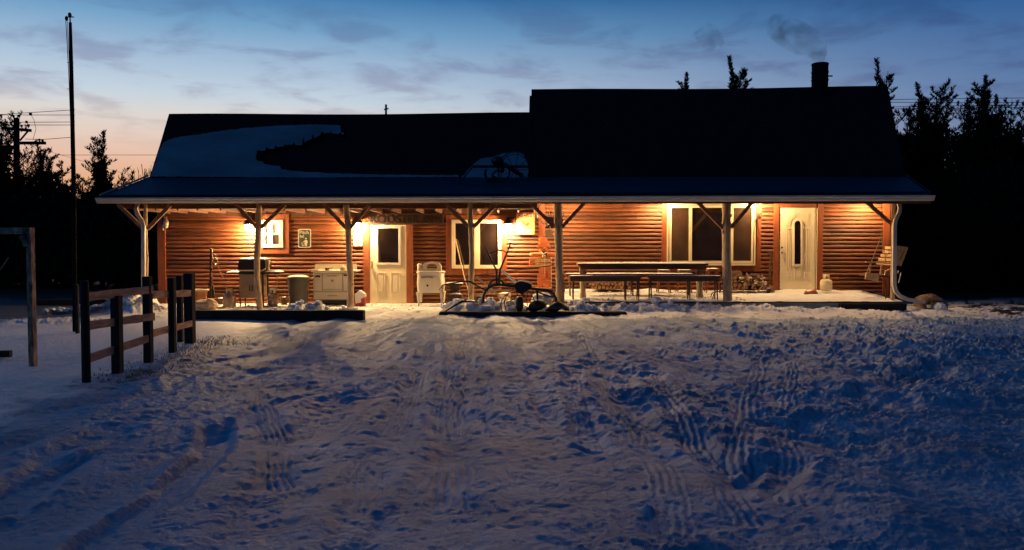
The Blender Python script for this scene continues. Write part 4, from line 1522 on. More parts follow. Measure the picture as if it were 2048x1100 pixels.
# leaning tools by the double window
t1 = thing('push_broom', at(940, 598, 20.0), 'long pale broom handle leaning left across the dark window', 'broom')
MB().tube([at(911, 479, 20.75), at(928, 552, 20.3), at(940, 596, 20.0)], .014, 7).ball(at(911, 479, 20.75), .02, 8).build('handle', 'paleboard', t1)
MB().beam(at(936, 597, 20.0), at(944, 597, 20.0), .06, .04).build('head', 'darkwood', t1)
t1 = thing('hoe', at(935, 590, 20.2), 'dark thin hoe leaning beside the pale broom', 'hoe')
MB().tube([at(915.5, 480, 20.8), at(926, 525, 20.6), at(937, 590, 20.2)], .011, 6).build('handle', 'darkwood', t1)
MB().beam(at(934, 590, 20.2), at(941, 592, 20.2), .03, .10).build('blade', 'rust', t1)

# ------------------------------------------------------------------ old plough
Yk = 17.95
pl = thing('horse_plough', at(1030, 628, Yk), 'old black iron riding plough with two blades and upright handles', 'farm implement')


def pp(pts, r, n=8, Y=Yk, dy=0):
    m_ = len(pts)
    return MB().tube([at(a, b_, Y + dy * i / (m_ - 1)) for i, (a, b_) in enumerate(pts)], r, n)


pp([(965, 606), (967, 592), (972, 579), (985, 571), (1002, 569), (1030, 573), (1064, 577), (1094, 580), (1106, 585), (1112, 597), (1114, 612)], .033).build('main_beam', 'blackmetal', pl)
pp([(969, 492), (977, 508), (993, 541), (994, 572)], [.018, .02, .022, .03], 7).build('handle', 'rust', pl)
pp([(1022, 485), (1014, 506), (1000, 540), (998, 572)], [.018, .02, .022, .03], 7, dy=.15).build('handle', 'rust', pl)
pp([(977, 508), (995, 501), (1003, 499), (1014, 506)], .013, 6).build('handle_brace', 'rust', pl)
pp([(995, 499), (1004, 502)], .022, 6).build('handle_brace', 'rust', pl)
pp([(878, 580), (886, 570), (905, 566), (926, 563), (940, 563), (958, 573), (976, 582)], [.010, .014, .015, .017, .022, .024, .024], 7).build('side_arm', 'blackmetal', pl)
pp([(974, 580), (978, 568), (986, 560), (995, 558), (1004, 561), (1010, 570)], .022, 7).build('arch', 'blackmetal', pl)
pp([(882, 628), (904, 614), (924, 603), (932, 603), (960, 604)], [.018, .02, .03, .02, .018], 7, dy=.1).build('hitch_rod', 'blackmetal', pl)
MB().pprism([(1029, 568), (1035, 563), (1045, 562), (1056, 565), (1064, 570), (1063, 577), (1056, 581), (1050, 583), (1047, 588), (1041, 588), (1034, 584), (1030, 577)][::-1], Yk - .12, .26).build('gear_housing', 'blackmetal', pl)
pp([(1035, 561.5), (1046, 560.5), (1056, 562.5), (1065, 567)], .012, 6, Y=Yk - .1).build('snow_line', 'snow', pl)
hub = at(1039, 606, Yk)
MB().lathe(hub.x, Yk, [(.05, hub.z - .18), (.09, hub.z - .10), (.095, hub.z + .08), (.07, hub.z + .14)], 12).build('hub', 'blackmetal', pl)
MB().ring(hub + Vector((0, .1, -.02)), .34, .012, (.12, 1, 0), 32, 6).build('wheel', 'blackmetal', pl)
MB().ring(hub + Vector((-.12, -.1, -.04)), .30, .010, (-.2, 1, 0), 32, 6).build('wheel', 'blackmetal', pl)
sp = MB()
for k in range(8):
    a = k * math.pi / 4 + .25
    sp.tube([hub, hub + Vector((math.cos(a) * .33, .1, math.sin(a) * .33))], .010, 5)
sp.build('spokes', 'blackmetal', pl)
pp([(1045, 590), (1042, 575)], .03, 8).build('axle_post', 'blackmetal', pl)
pp([(1074, 578), (1075, 590), (1075, 606)], .028, 7).build('shank', 'blackmetal', pl)


def blade(o, Y):
    pts = [at(a, b_, Y) for a, b_ in o]
    c_ = sum(pts, Vector()) / len(pts)
    vs = pts + [c_ + Vector((0, -.12, .02))] + [p + Vector((0, .03, 0)) for p in pts]
    n_ = len(pts)
    fs = [(i, (i + 1) % n_, n_) for i in range(n_)] + [(i, n_ + 1 + i, n_ + 1 + (i + 1) % n_, (i + 1) % n_) for i in range(n_)] + [tuple(range(2 * n_, n_, -1))]
    return MB().add(vs, fs, True)


blade([(1053, 621), (1059, 608), (1069, 600), (1082, 599), (1091, 602), (1095, 608), (1091, 615), (1082, 620), (1070, 623)], Yk - .02).build('plough_blade', 'blackmetal', pl)
blade([(1090, 622), (1099, 612), (1107, 605), (1117, 602), (1127, 605), (1133, 612), (1138, 612), (1138, 621), (1131, 622), (1124, 617), (1112, 625)], Yk - .1).build('plough_blade', 'blackmetal', pl)
pp([(1076, 584), (1090, 590), (1105, 594), (1112, 592)], .02, 6).build('link_bar', 'blackmetal', pl)
pp([(1050, 577), (1056, 590), (1052, 600)], .012, 6).build('link_bar', 'blackmetal', pl)
pp([(1012, 606), (1025, 600), (1035, 590)], .012, 6).build('link_bar', 'blackmetal', pl)
# poles and sticks around it
tag(MB().tube([at(948, 551.5, 19.0), at(1108, 530.5, 19.15)], .012, 7).build('long_pole', 'darkwood'), 'long thin dark pole laid level across the post to the thick post', 'pole')
tag(MB().tube([at(1001, 539, 18.4), at(1017, 552, 18.3), at(1031, 565, 18.1)], [.022, .024, .034], 8).build('white_pipe', 'white'), 'short cream pipe slanting down into the plough', 'pipe')
for a, lab in ((((952, 553), (984, 579)), 'snowy stick slanting down left of the plough handles'), (((958, 590), (1002, 577)), 'bleached stick lying low behind the plough'),
               (((985, 580), (1006, 599)), 'short pale stick crossing behind the plough beam')):
    tag(MB().tube([at(a[0][0], a[0][1], 18.6), at(a[1][0], a[1][1], 18.5)], .02, 7).build('stick', 'logleg'), lab, 'stick')
# stump behind the plough
c = at(958, 594, 19.6)
tag(MB().lathe(c.x, 19.7, [(.16, ZL), (.15, ZL + .22), (.14, ZL + .24)], 12).ball((c.x, 19.7, ZL + .25), .14, 10, .35, .05).build('stump', 'rust'), 'low rusty pot behind the plough, heaped with snow', 'pot')
# pale snowy boulder right of the wheel
tag(MB().ball(at(1085, 598, 18.6), .22, 12, .7, .10, 1.2).build('snow_boulder', 'snow'), 'large pale lump of snow behind the plough blades', 'snow lump')

# ------------------------------------------------------------------ wooden welcome figure
Yk = 20.55
fg = thing('wooden_figure', at(1090, 590, Yk), 'carved wooden scarecrow figure in a brimmed hat holding a plank', 'figure')
MB().pbox(1090.5, 528, 1102, 578, Yk + .04, .06).pprism([(1079, 515), (1102, 515), (1102, 532), (1080, 532)][::-1], Yk + .05, .05).build('body', 'figurewood', fg)
MB().pprism([(1080, 487), (1080, 478), (1082, 475), (1092, 475), (1095, 478), (1095, 487)], Yk + .02, .08).build('hat_crown', 'figurewood', fg)
MB().pprism([(1074, 495), (1075, 490), (1081, 485), (1090, 482.5), (1098, 485), (1101.5, 491), (1101, 497), (1094, 493), (1084, 494)], Yk - .05, .10).build('hat_brim', 'figurewood', fg)
c = at(1088, 499, Yk)
MB().ball(c, .12, 14, 1., 0, 1, .5).build('head', 'figurewood', fg)
fc = MB().ball(c + Vector((0, -.07, -.0)), .022, 8)
fc.build('nose', 'stoolwood', fg)
MB().ball(c + Vector((-.04, -.055, .03)), .010, 6).ball(c + Vector((.04, -.055, .03)), .010, 6).build('eyes', 'rust', fg)
for a, b_ in (((1066, 509), (1086, 509)), ((1094, 508.5), (1110, 509))):
    MB().tube([at(a[0], a[1], Yk), at(b_[0], b_[1], Yk)], .055, 10).build('arm', 'figurewood', fg)
MB().pprism([(1085, 503), (1094, 503), (1094, 512), (1090, 514), (1085, 512)][::-1], Yk - .07, .03).build('bib', 'rust', fg)
MB().tube([at(1082, 504, Yk - .09), at(1087, 508, Yk - .09), at(1085, 514, Yk - .09)], .012, 6).tube([at(1094, 504, Yk - .09), at(1087, 508, Yk - .09), at(1091, 513, Yk - .09)], .012, 6).build('scarf', 'white', fg)
MB().ball(at(1062.5, 509, Yk - .03), .045, 10).build('hand', 'paleboard', fg)
loft(MB(), [rrect(xat(1058.5, Yk), xat(1069, Yk), Yk - .06, Yk + .02, .03, z) for z in (zat(531, Yk), zat(518, Yk))]).build('mitten', 'figurewood', fg)
MB().pbox(1069.5, 517.5, 1101, 524, Yk - .09, .04).pbox(1069.5, 526.5, 1101, 532, Yk - .08, .04).build('plank', 'paleboard', fg)
MB().tube([at(1089.5, 515, Yk - .1), at(1089.5, 548, Yk - .08)], .006, 5).tube([at(1102.5, 514, Yk - .1), at(1102.5, 580, Yk - .08)], .006, 5).build('string', 'white', fg)
b1 = MB().pbox(1075, 550, 1090, 575.5, Yk - .12, .1).pbox(1078, 547.5, 1082, 550, Yk - .1, .04).build('wooden_can', 'figurewood', fg)
b2 = MB().pbox(1087, 559.5, 1098, 576, Yk - .2, .07).pbox(1091, 557.5, 1094, 559.5, Yk - .19, .04).build('wooden_can', 'figurewood', fg)
MB().pbox(1072, 576, 1104, 578.5, Yk - .22, .3).build('base', 'logleg', fg)
tag(MB().box(xat(1070, Yk), xat(1106, Yk), Yk - .25, Yk + .3, ZL, zat(578.7, Yk)).build('low_crate', 'darkwood'), 'low dark crate under the carved wooden figure', 'crate')


# ------------------------------------------------------------------ tables and benches on the platform
def pz(y):
    return .285 + .13 * (y - PY0) / (YW - PY0) + .004


def bench(x0p, x1p, ytop, Y, depth, legs, lab, grp, snow=True, apron=9, cat='bench', nm='bench', legw=3.4):
    o = thing(nm, (xat((x0p + x1p) / 2, Y), Y + depth / 2, pz(Y)), lab, cat, grp)
    z = zat(ytop, Y)
    MB().box(xat(x0p, Y), xat(x1p, Y), Y, Y + depth, z - .035, z).build('top', 'tabletop', o)
    mb = MB().box(xat(x0p + 3, Y), xat(x1p - 3, Y), Y + .03, Y + .06, z - .035 - apron * Y / FPX, z - .036)
    mb.box(xat(x0p + 3, Y), xat(x1p - 3, Y), Y + depth - .06, Y + depth - .03, z - .035 - apron * Y / FPX, z - .036)
    mb.build('apron', 'tabletop', o)
    for px in legs:
        for yy in (Y + .055, Y + depth - .06):
            x = xat(px, Y)
            MB().tube([(x, yy, z - .05), (x + random.uniform(-.02, .02), yy, pz(yy) - .01)], [legw * Y / FPX / 2 * 1.1, legw * Y / FPX / 2 * .8], 7).build('leg', 'tabletop', o)
    if snow:
        mb = MB()
        snowcap(mb, xat(x0p, Y) + .01, xat(x1p, Y) - .01, Y + .01, Y + depth - .01, z, .022, 60, int(x0p))
        mb.build('snow_cap', 'snow', o)
    return o


bench(1139, 1285, 552, 18.85, .30, (1147, 1253, 1279), 'dark plank bench at the left front of the long table', 'plank benches along the table', apron=8)
bench(1298, 1444, 552, 18.85, .30, (1303, 1381, 1436), 'dark plank bench at the right front of the long table', 'plank benches along the table', apron=8)
bench(1132, 1388, 547.5, 19.75, .30, (1140, 1266, 1380), 'snow topped bench behind the long table, seen below its top', 'plank benches along the table', apron=4)
Yk = 19.05
tb = thing('long_table', (xat(1287, Yk), Yk + .35, pz(Yk)), 'very long dark table with snow on top and pale log legs', 'table')
z = zat(527, Yk)
MB().box(xat(1156, Yk), xat(1417, Yk), Yk, Yk + .55, z - .045, z).build('top', 'tabletop', tb)
MB().box(xat(1161, Yk), xat(1413, Yk), Yk + .04, Yk + .08, z - .14, z - .046).box(xat(1161, Yk), xat(1413, Yk), Yk + .47, Yk + .51, z - .14, z - .046).build('apron', 'tabletop', tb)
mb = MB()
snowcap(mb, xat(1157, Yk), xat(1416, Yk), Yk + .01, Yk + .54, z, .03, 80, 77)
mb.build('snow_cap', 'snow', tb)
for a, rr_ in ((1168, .075), (1405, .085)):
    x = xat(a, Yk)
    zf = pz(Yk + .25) - .01
    zm = zat(556, Yk)
    lg = MB().lathe(x, Yk + .25, [(rr_ * 1.05, zf), (rr_ * 1.1, zf + .05), (rr_ * .85, zf + .15), (rr_ * .9, zf + .28), (rr_ * 1.15, zm)], 12).build('leg', 'logleg', tb)
    MB().box(x - rr_, x + rr_, Yk + .15, Yk + .35, zm + .001, z - .047).build('leg_block', 'brace', lg)


def stool(px, ytop, Y, w, lab, h=None):
    o = thing('stool', (xat(px, Y), Y + .15, pz(Y)), lab, 'stool', 'wooden stools under the picture window')
    x = xat(px, Y)
    z = zat(ytop, Y)
    loft(MB(), [rrect(x - w, x + w, Y, Y + .3, .05, q) for q in (z - .05, z - .01, z)]).build('seat', 'stoolwood', o)
    mb = MB()
    snowcap(mb, x - w, x + w, Y + .02, Y + .28, z, .025, 6, px)
    mb.build('snow_cap', 'snow', o)
    for sx_ in (-1, 1):
        for y0 in (Y + .04, Y + .26):
            MB().tube([(x + sx_ * (w - .05), y0, z - .04), (x + sx_ * (w + .02), y0, pz(y0) - .01)], [.02, .015], 7).build('leg', 'stoolwood', o)
    zz_ = (z + pz(Y)) / 2 - .02
    MB().tube([(x - w, Y + .04, zz_), (x + w, Y + .04, zz_)], .010, 6).tube([(x - w, Y + .26, zz_ + .04), (x + w, Y + .26, zz_ + .04)], .010, 6).build('rung', 'stoolwood', o)


stool(1330, 540, 20.35, .14, 'reddish wooden stool, leftmost of three under the picture window')
stool(1371, 540, 20.35, .16, 'reddish wooden stool in the middle of the three under the picture window')
stool(1428, 538, 20.25, .15, 'reddish wooden stool with snowy seat just left of the thick post')
# iron stand with bowed feet by the post
ist = thing('iron_stand', at(1441, 601, 19.3), 'black iron stand with bowed feet at the foot of the thick post', 'stand')
c = at(1441, 575, 19.3)
zf = pz(19.3)
MB().tube([(c.x, 19.3, zf + .15), (c.x, 19.3, zf + .35)], .014, 6).build('column', 'blackmetal', ist)
for k in range(4):
    a = R(45 + 90 * k)
    MB().tube([(c.x + math.cos(a) * r_, 19.3 + math.sin(a) * r_ * .5, zf + h_) for r_, h_ in ((.02, .15), (.15, .16), (.26, .10), (.30, .0))], .012, 6).build('foot', 'blackmetal', ist)

# firewood: every log is its own thing
LOGM = {}


def logs(cells, Y, lab, grp, where, nm='firewood_log'):
    rows_ = {}
    for k_, c0 in enumerate(cells):
        rows_.setdefault(c0[4], []).append(k_)
    ORD = ['first', 'second', 'third', 'fourth', 'fifth', 'sixth', 'seventh', 'eighth', 'ninth', 'tenth', 'eleventh']
    for i, (px, py, r, tilt, rown) in enumerate(cells):
        j_ = rows_[rown].index(i)
        lab = '%s log in the %s of the %s' % (ORD[j_] + ' leftmost', rown, where) if 'stack' in where else '%s log from left in %s of the %s' % (ORD[j_], rown, where)
        c_ = at(px, py, Y)
        rg = random.Random(i * 7 + int(px))
        L = rg.uniform(.34, .44)
        y0 = Y + rg.uniform(-.04, .05)
        key = (rg.randrange(5))
        dirv = Vector((tilt + rg.uniform(-.08, .08), 1, rg.uniform(-.05, .05))).normalized()
        p0 = Vector((c_.x, y0, c_.z))
        o = thing(nm, p0, lab, 'log', grp)
        n_ = 9
        MB().tube([p0 + dirv * .002, p0 + dirv * L * .5, p0 + dirv * L], [r, r * rg.uniform(.92, 1.05), r * .96], n_, .08).build('bark', 'bark', o)
        MB().tube([p0 - dirv * .004, p0 + dirv * .001], [r * .90, r * .92], n_, .06).build('cut_end', 'logend', o)


cells = []
rg = random.Random(12)
base = 580
for row, (n_, x0_, y_) in enumerate(((10, 1470, 577.5), (8, 1473, 570), (7, 1471, 563), (4, 1473, 556.5), (2, 1474, 550))):
    for k in range(n_):
        r = rg.uniform(.032, .074)
        cells.append((x0_ + k * 8.2 + rg.uniform(-2.4, 2.4), y_ + rg.uniform(-2.5, 1.5), r, rg.uniform(-.5, .5), ('bottom row', 'second row', 'third row', 'fourth row', 'fifth row')[row]))
cells.append((1479, 547, .072, .1, 'loose top'))
cells.append((1517, 552, .055, -.2, 'loose top'))
logs(cells, 20.35, 'split firewood log in the heap between the thick post and the right door', 'firewood heap by the right door', 'heap beside the right door')
cells = []
for row, (n_, x0_, y_) in enumerate(((11, 1184, 575), (10, 1188, 568.5))):
    for k in range(n_):
        cells.append((x0_ + k * 7.4 + rg.uniform(-1, 1), y_ + rg.uniform(-1.2, 1), rg.uniform(.036, .052), rg.uniform(-.2, .2), ('bottom row', 'top row')[row]))
logs(cells, 20.5, 'firewood log in the low stack beneath the long table', 'firewood stack under the table', 'low stack beneath the long table')
# loose upright sticks in the heap
for a, b_, lab in (((1493, 546), (1498, 562), 'short branch sticking up from the firewood heap'),
                   ((1524, 550), (1526, 566), 'bent bare branch at the right top of the firewood heap'),
                   ((1515, 584), (1527, 566), 'split board leaning at the right front of the firewood heap')):
    tag(MB().tube([at(*a, 20.3), at((a[0] + b_[0]) / 2 + 1, (a[1] + b_[1]) / 2, 20.28), at(*b_, 20.3)], .018, 7).build('branch', 'logleg'), lab, 'branch')
for px, s_ in ((1474, .05), (1490, .06), (1504, .05), (1514, .06), (1530, .05)):
    pass
mb = MB()
rg = random.Random(4)
for k in range(16):
    mb.ball(at(1470 + rg.random() * 66, 554 + rg.random() * 17, 20.30), rg.uniform(.02, .045), 7, .5, .15)
tag(mb.build('woodpile_snow', 'snow'), 'patches of snow lying on the firewood heap', 'snow', kind='stuff')
mb = MB()
for k in range(170):
    px = rg.choice([rg.uniform(1160, 1500), rg.uniform(1300, 1420)])
    Yc = rg.uniform(19.9, 20.8) if rg.random() < .6 else rg.uniform(18.75, 19.6)
    x = xat(px, Yc)
    mb.ball((x, Yc, pz(Yc) + .01), rg.uniform(.012, .045), 6, .6, .25)
for k in range(90):
    Yc = rg.uniform(18.7, 20.8)
    x = xat(rg.uniform(345, 900), Yc)
    mb.ball((x, Yc, gz(x, Yc) + .008), rg.uniform(.01, .035), 6, .6, .25)
tag(mb.build('snow_crumbs', 'snow'), 'crumbs and clods of snow scattered over the porch floor', 'snow', kind='stuff')

mb = MB()
rg = random.Random(41)
for x0_, x1_, Y0_, Y1_, n_, r0, r1 in ((560, 712, 17.62, 18.0, 46, .05, .13), (395, 560, 17.65, 18.2, 40, .03, .08), (885, 1050, 18.1, 18.7, 60, .05, .13),
                                      (1050, 1370, 18.05, 18.5, 90, .04, .11), (225, 320, 18.3, 19.0, 40, .05, .12), (85, 230, 18.3, 18.8, 40, .03, .09),
                                      (1370, 1690, 18.2, 18.5, 40, .03, .06), (430, 700, 19.0, 20.2, 24, .03, .06)):
    for k in range(n_):
        Yc = rg.uniform(Y0_, Y1_)
        x = xat(rg.uniform(x0_, x1_), Yc)
        r_ = rg.uniform(r0, r1) * rg.uniform(.5, 1)
        mb.ball((x, Yc, gz(x, Yc) + r_ * .25), r_, 7, rg.uniform(.5, .9), .22, rg.uniform(.8, 1.4))
tag(mb.build('snow_clods', 'snow'), 'broken clods of shovelled snow along the porch front', 'snow', kind='stuff')

for px, Yc, r_, h_, m_, lab, nm, cat in ((441, 20.6, .10, .16, 'rust', 'small rusty bucket on the floor between pump and grill', 'bucket', 'bucket'),
                                        (567, 20.5, .09, .20, 'darkwood', 'small dark pail against the wall left of the trash can', 'pail', 'pail'),
                                        (1010, 20.5, .15, .30, 'burlap', 'snowy tan crock against the wall behind the plough', 'crock', 'crock'),
                                        (1538, 20.35, .06, .12, 'rust', 'small rusty can at the foot of the upright iron bar', 'tin_can', 'can')):
    zc = gz(xat(px, Yc), Yc) if px < 1130 else pz(Yc)
    xc = xat(px, Yc)
    o = MB().lathe(xc, Yc, [(r_ * .8, zc), (r_, zc + h_ * .9), (r_ * 1.05, zc + h_), (r_ * .9, zc + h_), (r_ * .85, zc + h_ * .8)], 14).build('body', m_, thing(nm, (xc, Yc, zc), lab, cat))
    MB().ball((xc, Yc, zc + h_ * .9), r_ * .9, 10, .4, .08).build('snow_cap', 'snow', o.parent)

# tools on the right
t2 = thing('walking_cane', at(1316, 578, 20.7), 'thin dark cane with a hooked top left of the picture window', 'cane')
MB().tube([at(1314, 497, 20.75), at(1316, 493, 20.75), at(1318, 497, 20.75), at(1316.5, 525, 20.7), at(1315.5, 576, 20.6)], .014, 6).build('shaft', 'rust', t2)
t3 = thing('pry_bar', at(1541, 585, 20.6), 'upright dark iron bar with a curved top left of the right door', 'bar')
MB().tube([at(1536.5, 512, 20.75), at(1538, 505, 20.75), at(1541, 503.5, 20.75), at(1543, 508, 20.75), at(1540.5, 530, 20.7), at(1539.5, 584, 20.55)], [.012, .018, .02, .022, .024, .024], 7).build('shaft', 'rust', t3)
t4 = thing('hanging_scythe', at(1519, 470, 20.85), 'rusty curved tool hanging at the top right of the picture window', 'tool')
MB().tube([at(1524, 427, 20.85), at(1517, 428, 20.85), at(1514.5, 434, 20.85), at(1515.5, 452, 20.85), at(1518, 470, 20.85)], [.018, .02, .024, .016, .008], 7).build('blade', 'rust', t4)
tag(MB().pprism([(1542, 575), (1548, 572), (1550, 583), (1543, 585)][::-1], 20.4, .15).build('brick', 'terra'), 'reddish brick at the foot of the right door trim', 'brick')
# old leather shoe by the right door
sh = thing('old_shoe', at(1622, 588, 20.1), 'worn reddish shoe lying before the right door', 'shoe')
zf = pz(20.1)
c = at(1622, 586, 20.1)
vs = []
rings = []
for k, (t_, hw, hh) in enumerate(((0, .03, .05), (.06, .05, .13), (.13, .05, .10), (.20, .055, .075), (.27, .055, .065), (.33, .03, .035))):
    rings.append([(c.x + .16 - t_, 20.1 + hw * math.cos(a), zf + hh * .5 + hh * .5 * math.sin(a)) for a in [R(36 * q) for q in range(10)]])
loft(MB(), rings).build('upper', 'signred', sh)
MB().box(c.x - .17, c.x + .16, 20.05, 20.15, zf - .004, zf + .015).build('sole', 'rust', sh)
tag(MB().ball(at(1612, 585, 20.15), .05, 8, .8, .2).build('rag', 'rust'), 'dark scrap of cloth beside the worn shoe', 'rag')

# porch swing -------------------------------------------------------------
Yk = 19.6
sg = thing('porch_swing', at(1765, 565, Yk), 'pale wooden porch swing hung on ropes at the right end', 'swing')
fr = [(1733, 545.5), (1758.5, 548.5), (1756.5, 563.5), (1731.5, 558)][::-1]
MB().pprism(fr, Yk, .06).build('end_board', 'paleboard', sg)
MB().pprism([(1757.5, 549.5), (1794, 551), (1794, 556), (1756, 554)][::-1], Yk + .07, 1.1).build('seat', 'tabletop', sg)
MB().beam(at(1731, 523.5, Yk), at(1781, 527, Yk), .06, .03).build('arm_rest', 'paleboard', sg)
for a, b_ in (((1741.5, 526), (1739.5, 546)), ((1763.5, 528), (1760.5, 551)), ((1736, 545), (1731, 556))):
    MB().beam(at(*a, Yk), at(*b_, Yk), .03, .03).build('arm_post', 'paleboard', sg)
MB().pprism([(1769, 551), (1772, 541), (1781, 538), (1781, 551)][::-1], Yk + .25, .05).build('far_end_board', 'paleboard', sg)
bk = [(1790, 490.5), (1817, 494.5), (1803, 532), (1790, 531)][::-1]
back = MB().pprism(bk, Yk + .1, .03).build('backrest', 'paleboard', sg)
MB().beam(at(1808, 503.5, Yk + .085), at(1800, 520, Yk + .085), .015, .01).beam(at(1796, 502, Yk + .085), at(1803, 502, Yk + .085), .012, .01).beam(at(1806, 503.3, Yk + .084), at(1811, 503.3, Yk + .084), .012, .01).build('cut_slot', 'rust', back)
for k in range(5):
    t_ = k / 4
    MB().beam(at(1792 + 18 * (1 - t_), 496 + 32 * t_, Yk + .14), at(1792 + 18 * (1 - t_), 496 + 32 * t_, Yk + .14) + Vector((0, 1.05, 0)), .02, .07).build('back_slat', 'paleboard', sg)
MB().beam(at(1797, 541, Yk), at(1796, 546, Yk), .02, .02).tube([at(1802, 545, Yk), at(1800, 555, Yk), at(1797, 566, Yk)], .012, 6).build('chain_end', 'gutter', sg)
rp = MB()
rp.tube([at(1763, 471, Yk), at(1743, 524, Yk)], .011, 6)
rp.tube([at(1763, 471, Yk), at(1767, 500, Yk + .05), at(1771, 515, Yk), at(1769, 527, Yk)], .011, 6)
rp.tube([at(1780, 500, Yk), at(1771, 515, Yk), at(1770, 527, Yk)], .010, 6)
rp.tube([at(1741, 525, Yk), at(1736, 540, Yk), at(1732, 552, Yk)], .011, 6)
rp.tube([at(1763, 471, Yk), at(1763, 400, Yk)], .009, 6)
rp.tube([at(1785, 480, Yk + 1.0), at(1787, 400, Yk + 1.0)], .009, 6)
rp.build('rope', 'rope', sg)
# loose board against the wall at the far right
tag(MB().pbox(1747, 580, 1748.2, 588, 20.2, .02).pbox(1771.5, 582, 1773, 598, 19.2, .03).build('marker_stake', 'darkwood'), 'pair of short dark stakes below the porch swing', 'stake')

# hollow stump right of the platform
Yk = 19.3
c = at(1869, 622, Yk)
hs = thing('hollow_stump', (c.x, Yk, 0), 'brown hollow stump lying on its side right of the porch', 'stump')
mb = MB()
N = 16
ro, ri_ = .27, .17
vs = []
rg = random.Random(2)
jit = [rg.uniform(.88, 1.12) for _ in range(N)]
for y_, s_ in ((Yk, 1), (Yk + .25, 1.05), (Yk + .5, .9)):
    for k in range(N):
        a = 2 * math.pi * k / N
        vs.append((c.x + ro * s_ * jit[k] * 1.1 * math.cos(a), y_ + .03 * math.sin(3 * a), .17 + ro * s_ * jit[k] * .82 * math.sin(a)))
for y_, s_ in ((Yk + .45, .8), (Yk, 1)):
    for k in range(N):
        a = 2 * math.pi * k / N
        vs.append((c.x + ri_ * s_ * 1.15 * math.cos(a), y_ + .03 * math.sin(3 * a), .13 + ri_ * s_ * .85 * math.sin(a)))
fs = []
for i in range(4):
    for k in range(N):
        fs.append((i * N + k, i * N + (k + 1) % N, (i + 1) * N + (k + 1) % N, (i + 1) * N + k))
for k in range(N):
    fs.append((4 * N + k, 4 * N + (k + 1) % N, (k + 1) % N, k))
mb.add(vs, fs, True)
mb.build('shell', 'stonebrown', hs)
MB().ball((c.x + .12, Yk + .0, .10), .16, 10, .8, .1).build('snow_plug', 'snow', hs)

# ------------------------------------------------------------------ rail fence on the left
F = [(163, 765, 9.35, 17, 562), (226.5, 748, 10.0, 17, 592), (290, 727, 10.85, 14.5, 553), (339.5, 708, 11.85, 12, 556), (374, 689, 13.0, 17, 547)]
fn = thing('rail_fence', gnd(290, 727), 'short weathered three-rail fence running away in the snow', 'fence')
for px, py, Y, w, top in F:
    x = xat(px, Y)
    hw = w * Y / FPX / 2
    z1 = zat(top, Y)
    mb = MB()
    if w == 17 and px < 200:
        mb.tube([(x, Y + hw, -.1), (x, Y + hw, .6), (x - .003, Y + hw, z1)], hw, 12, .03)
    else:
        mb.box(x - hw, x + hw, Y, Y + 2 * hw, -.1, z1)
    mb.build('fence_post', 'fencepost', fn)
for px, Y, w, top in ((356, 13.2, 10, 551), (150, 14.4, 6, 570)):
    x = xat(px, Y)
    hw = w * Y / FPX / 2
    MB().box(x - hw, x + hw, Y, Y + 2 * hw, -.1, zat(top, Y)).build('fence_post', 'fencepost', fn)


def rail(a, b_, Ya, Yb, h=.10, t=.035):
    p, q = at(a[0], a[1], Ya), at(b_[0], b_[1], Yb)
    n_ = 7
    vs, fs = [], []
    rg_ = random.Random(int(a[1]))
    for i in range(n_ + 1):
        c_ = p.lerp(q, i / n_)
        w_ = rg_.uniform(-.006, .006)
        for dx_, dz_ in ((0, -h / 2 + w_), (t, -h / 2 + w_), (t, h / 2 - w_), (0, h / 2 - w_)):
            vs.append(c_ + Vector((dx_, 0, dz_)))
    for i in range(n_):
        for k in range(4):
            fs.append((i * 4 + k, (i + 1) * 4 + k, (i + 1) * 4 + (k + 1) % 4, i * 4 + (k + 1) % 4))
    e = n_ * 4
    fs += [(3, 2, 1, 0), (e, e + 1, e + 2, e + 3)]
    MB().add(vs, fs).build('fence_rail', 'fencerail', fn)


rail((168, 594), (302, 579), 9.4, 10.97)
rail((168, 652), (305, 633), 9.4, 10.97)
rail((168, 719), (302, 674), 9.4, 10.97)
rail((293, 590), (382, 586), 10.98, 13.1, .10)
rail((293, 669), (384, 646), 10.98, 13.1, .10)
# crossbar gateway at the far left
gt = thing('wooden_gateway', gnd(63, 730), 'peeling post and crossbar gateway at the left edge', 'gateway')
x = xat(57, 10.7)
MB().box(x - .035, x + .033, 10.7, 10.79, -.05, zat(468, 10.7)).build('gate_post', 'peeling', gt)
MB().box(xat(-120, 10.7), xat(61, 10.7), 10.69, 10.80, zat(468.5, 10.7) + .003, zat(455, 10.7)).build('crossbar', 'peeling', gt)
MB().box(xat(-115, 10.7) - .04, xat(-115, 10.7) + .04, 10.7, 10.79, -.05, zat(468, 10.7)).build('gate_post', 'peeling', gt)
MB().beam(at(52, 492, 10.68), at(44, 471, 10.68), .03, .06).build('brace', 'peeling', gt)
MB().tube([at(-40, 566, 10.8), at(0, 540, 10.8), at(17, 515, 10.8)], .006, 5).build('wire', 'rope', gt)
gx = gnd(-20, 717)
tag(MB().beam(gx + Vector((-.6, 0, .06)), gnd(22, 716) + Vector((0, 0, .06)), .08, .09).build('timber_offcut', 'tie'), 'dark beam end lying in the snow at the left edge', 'timber')

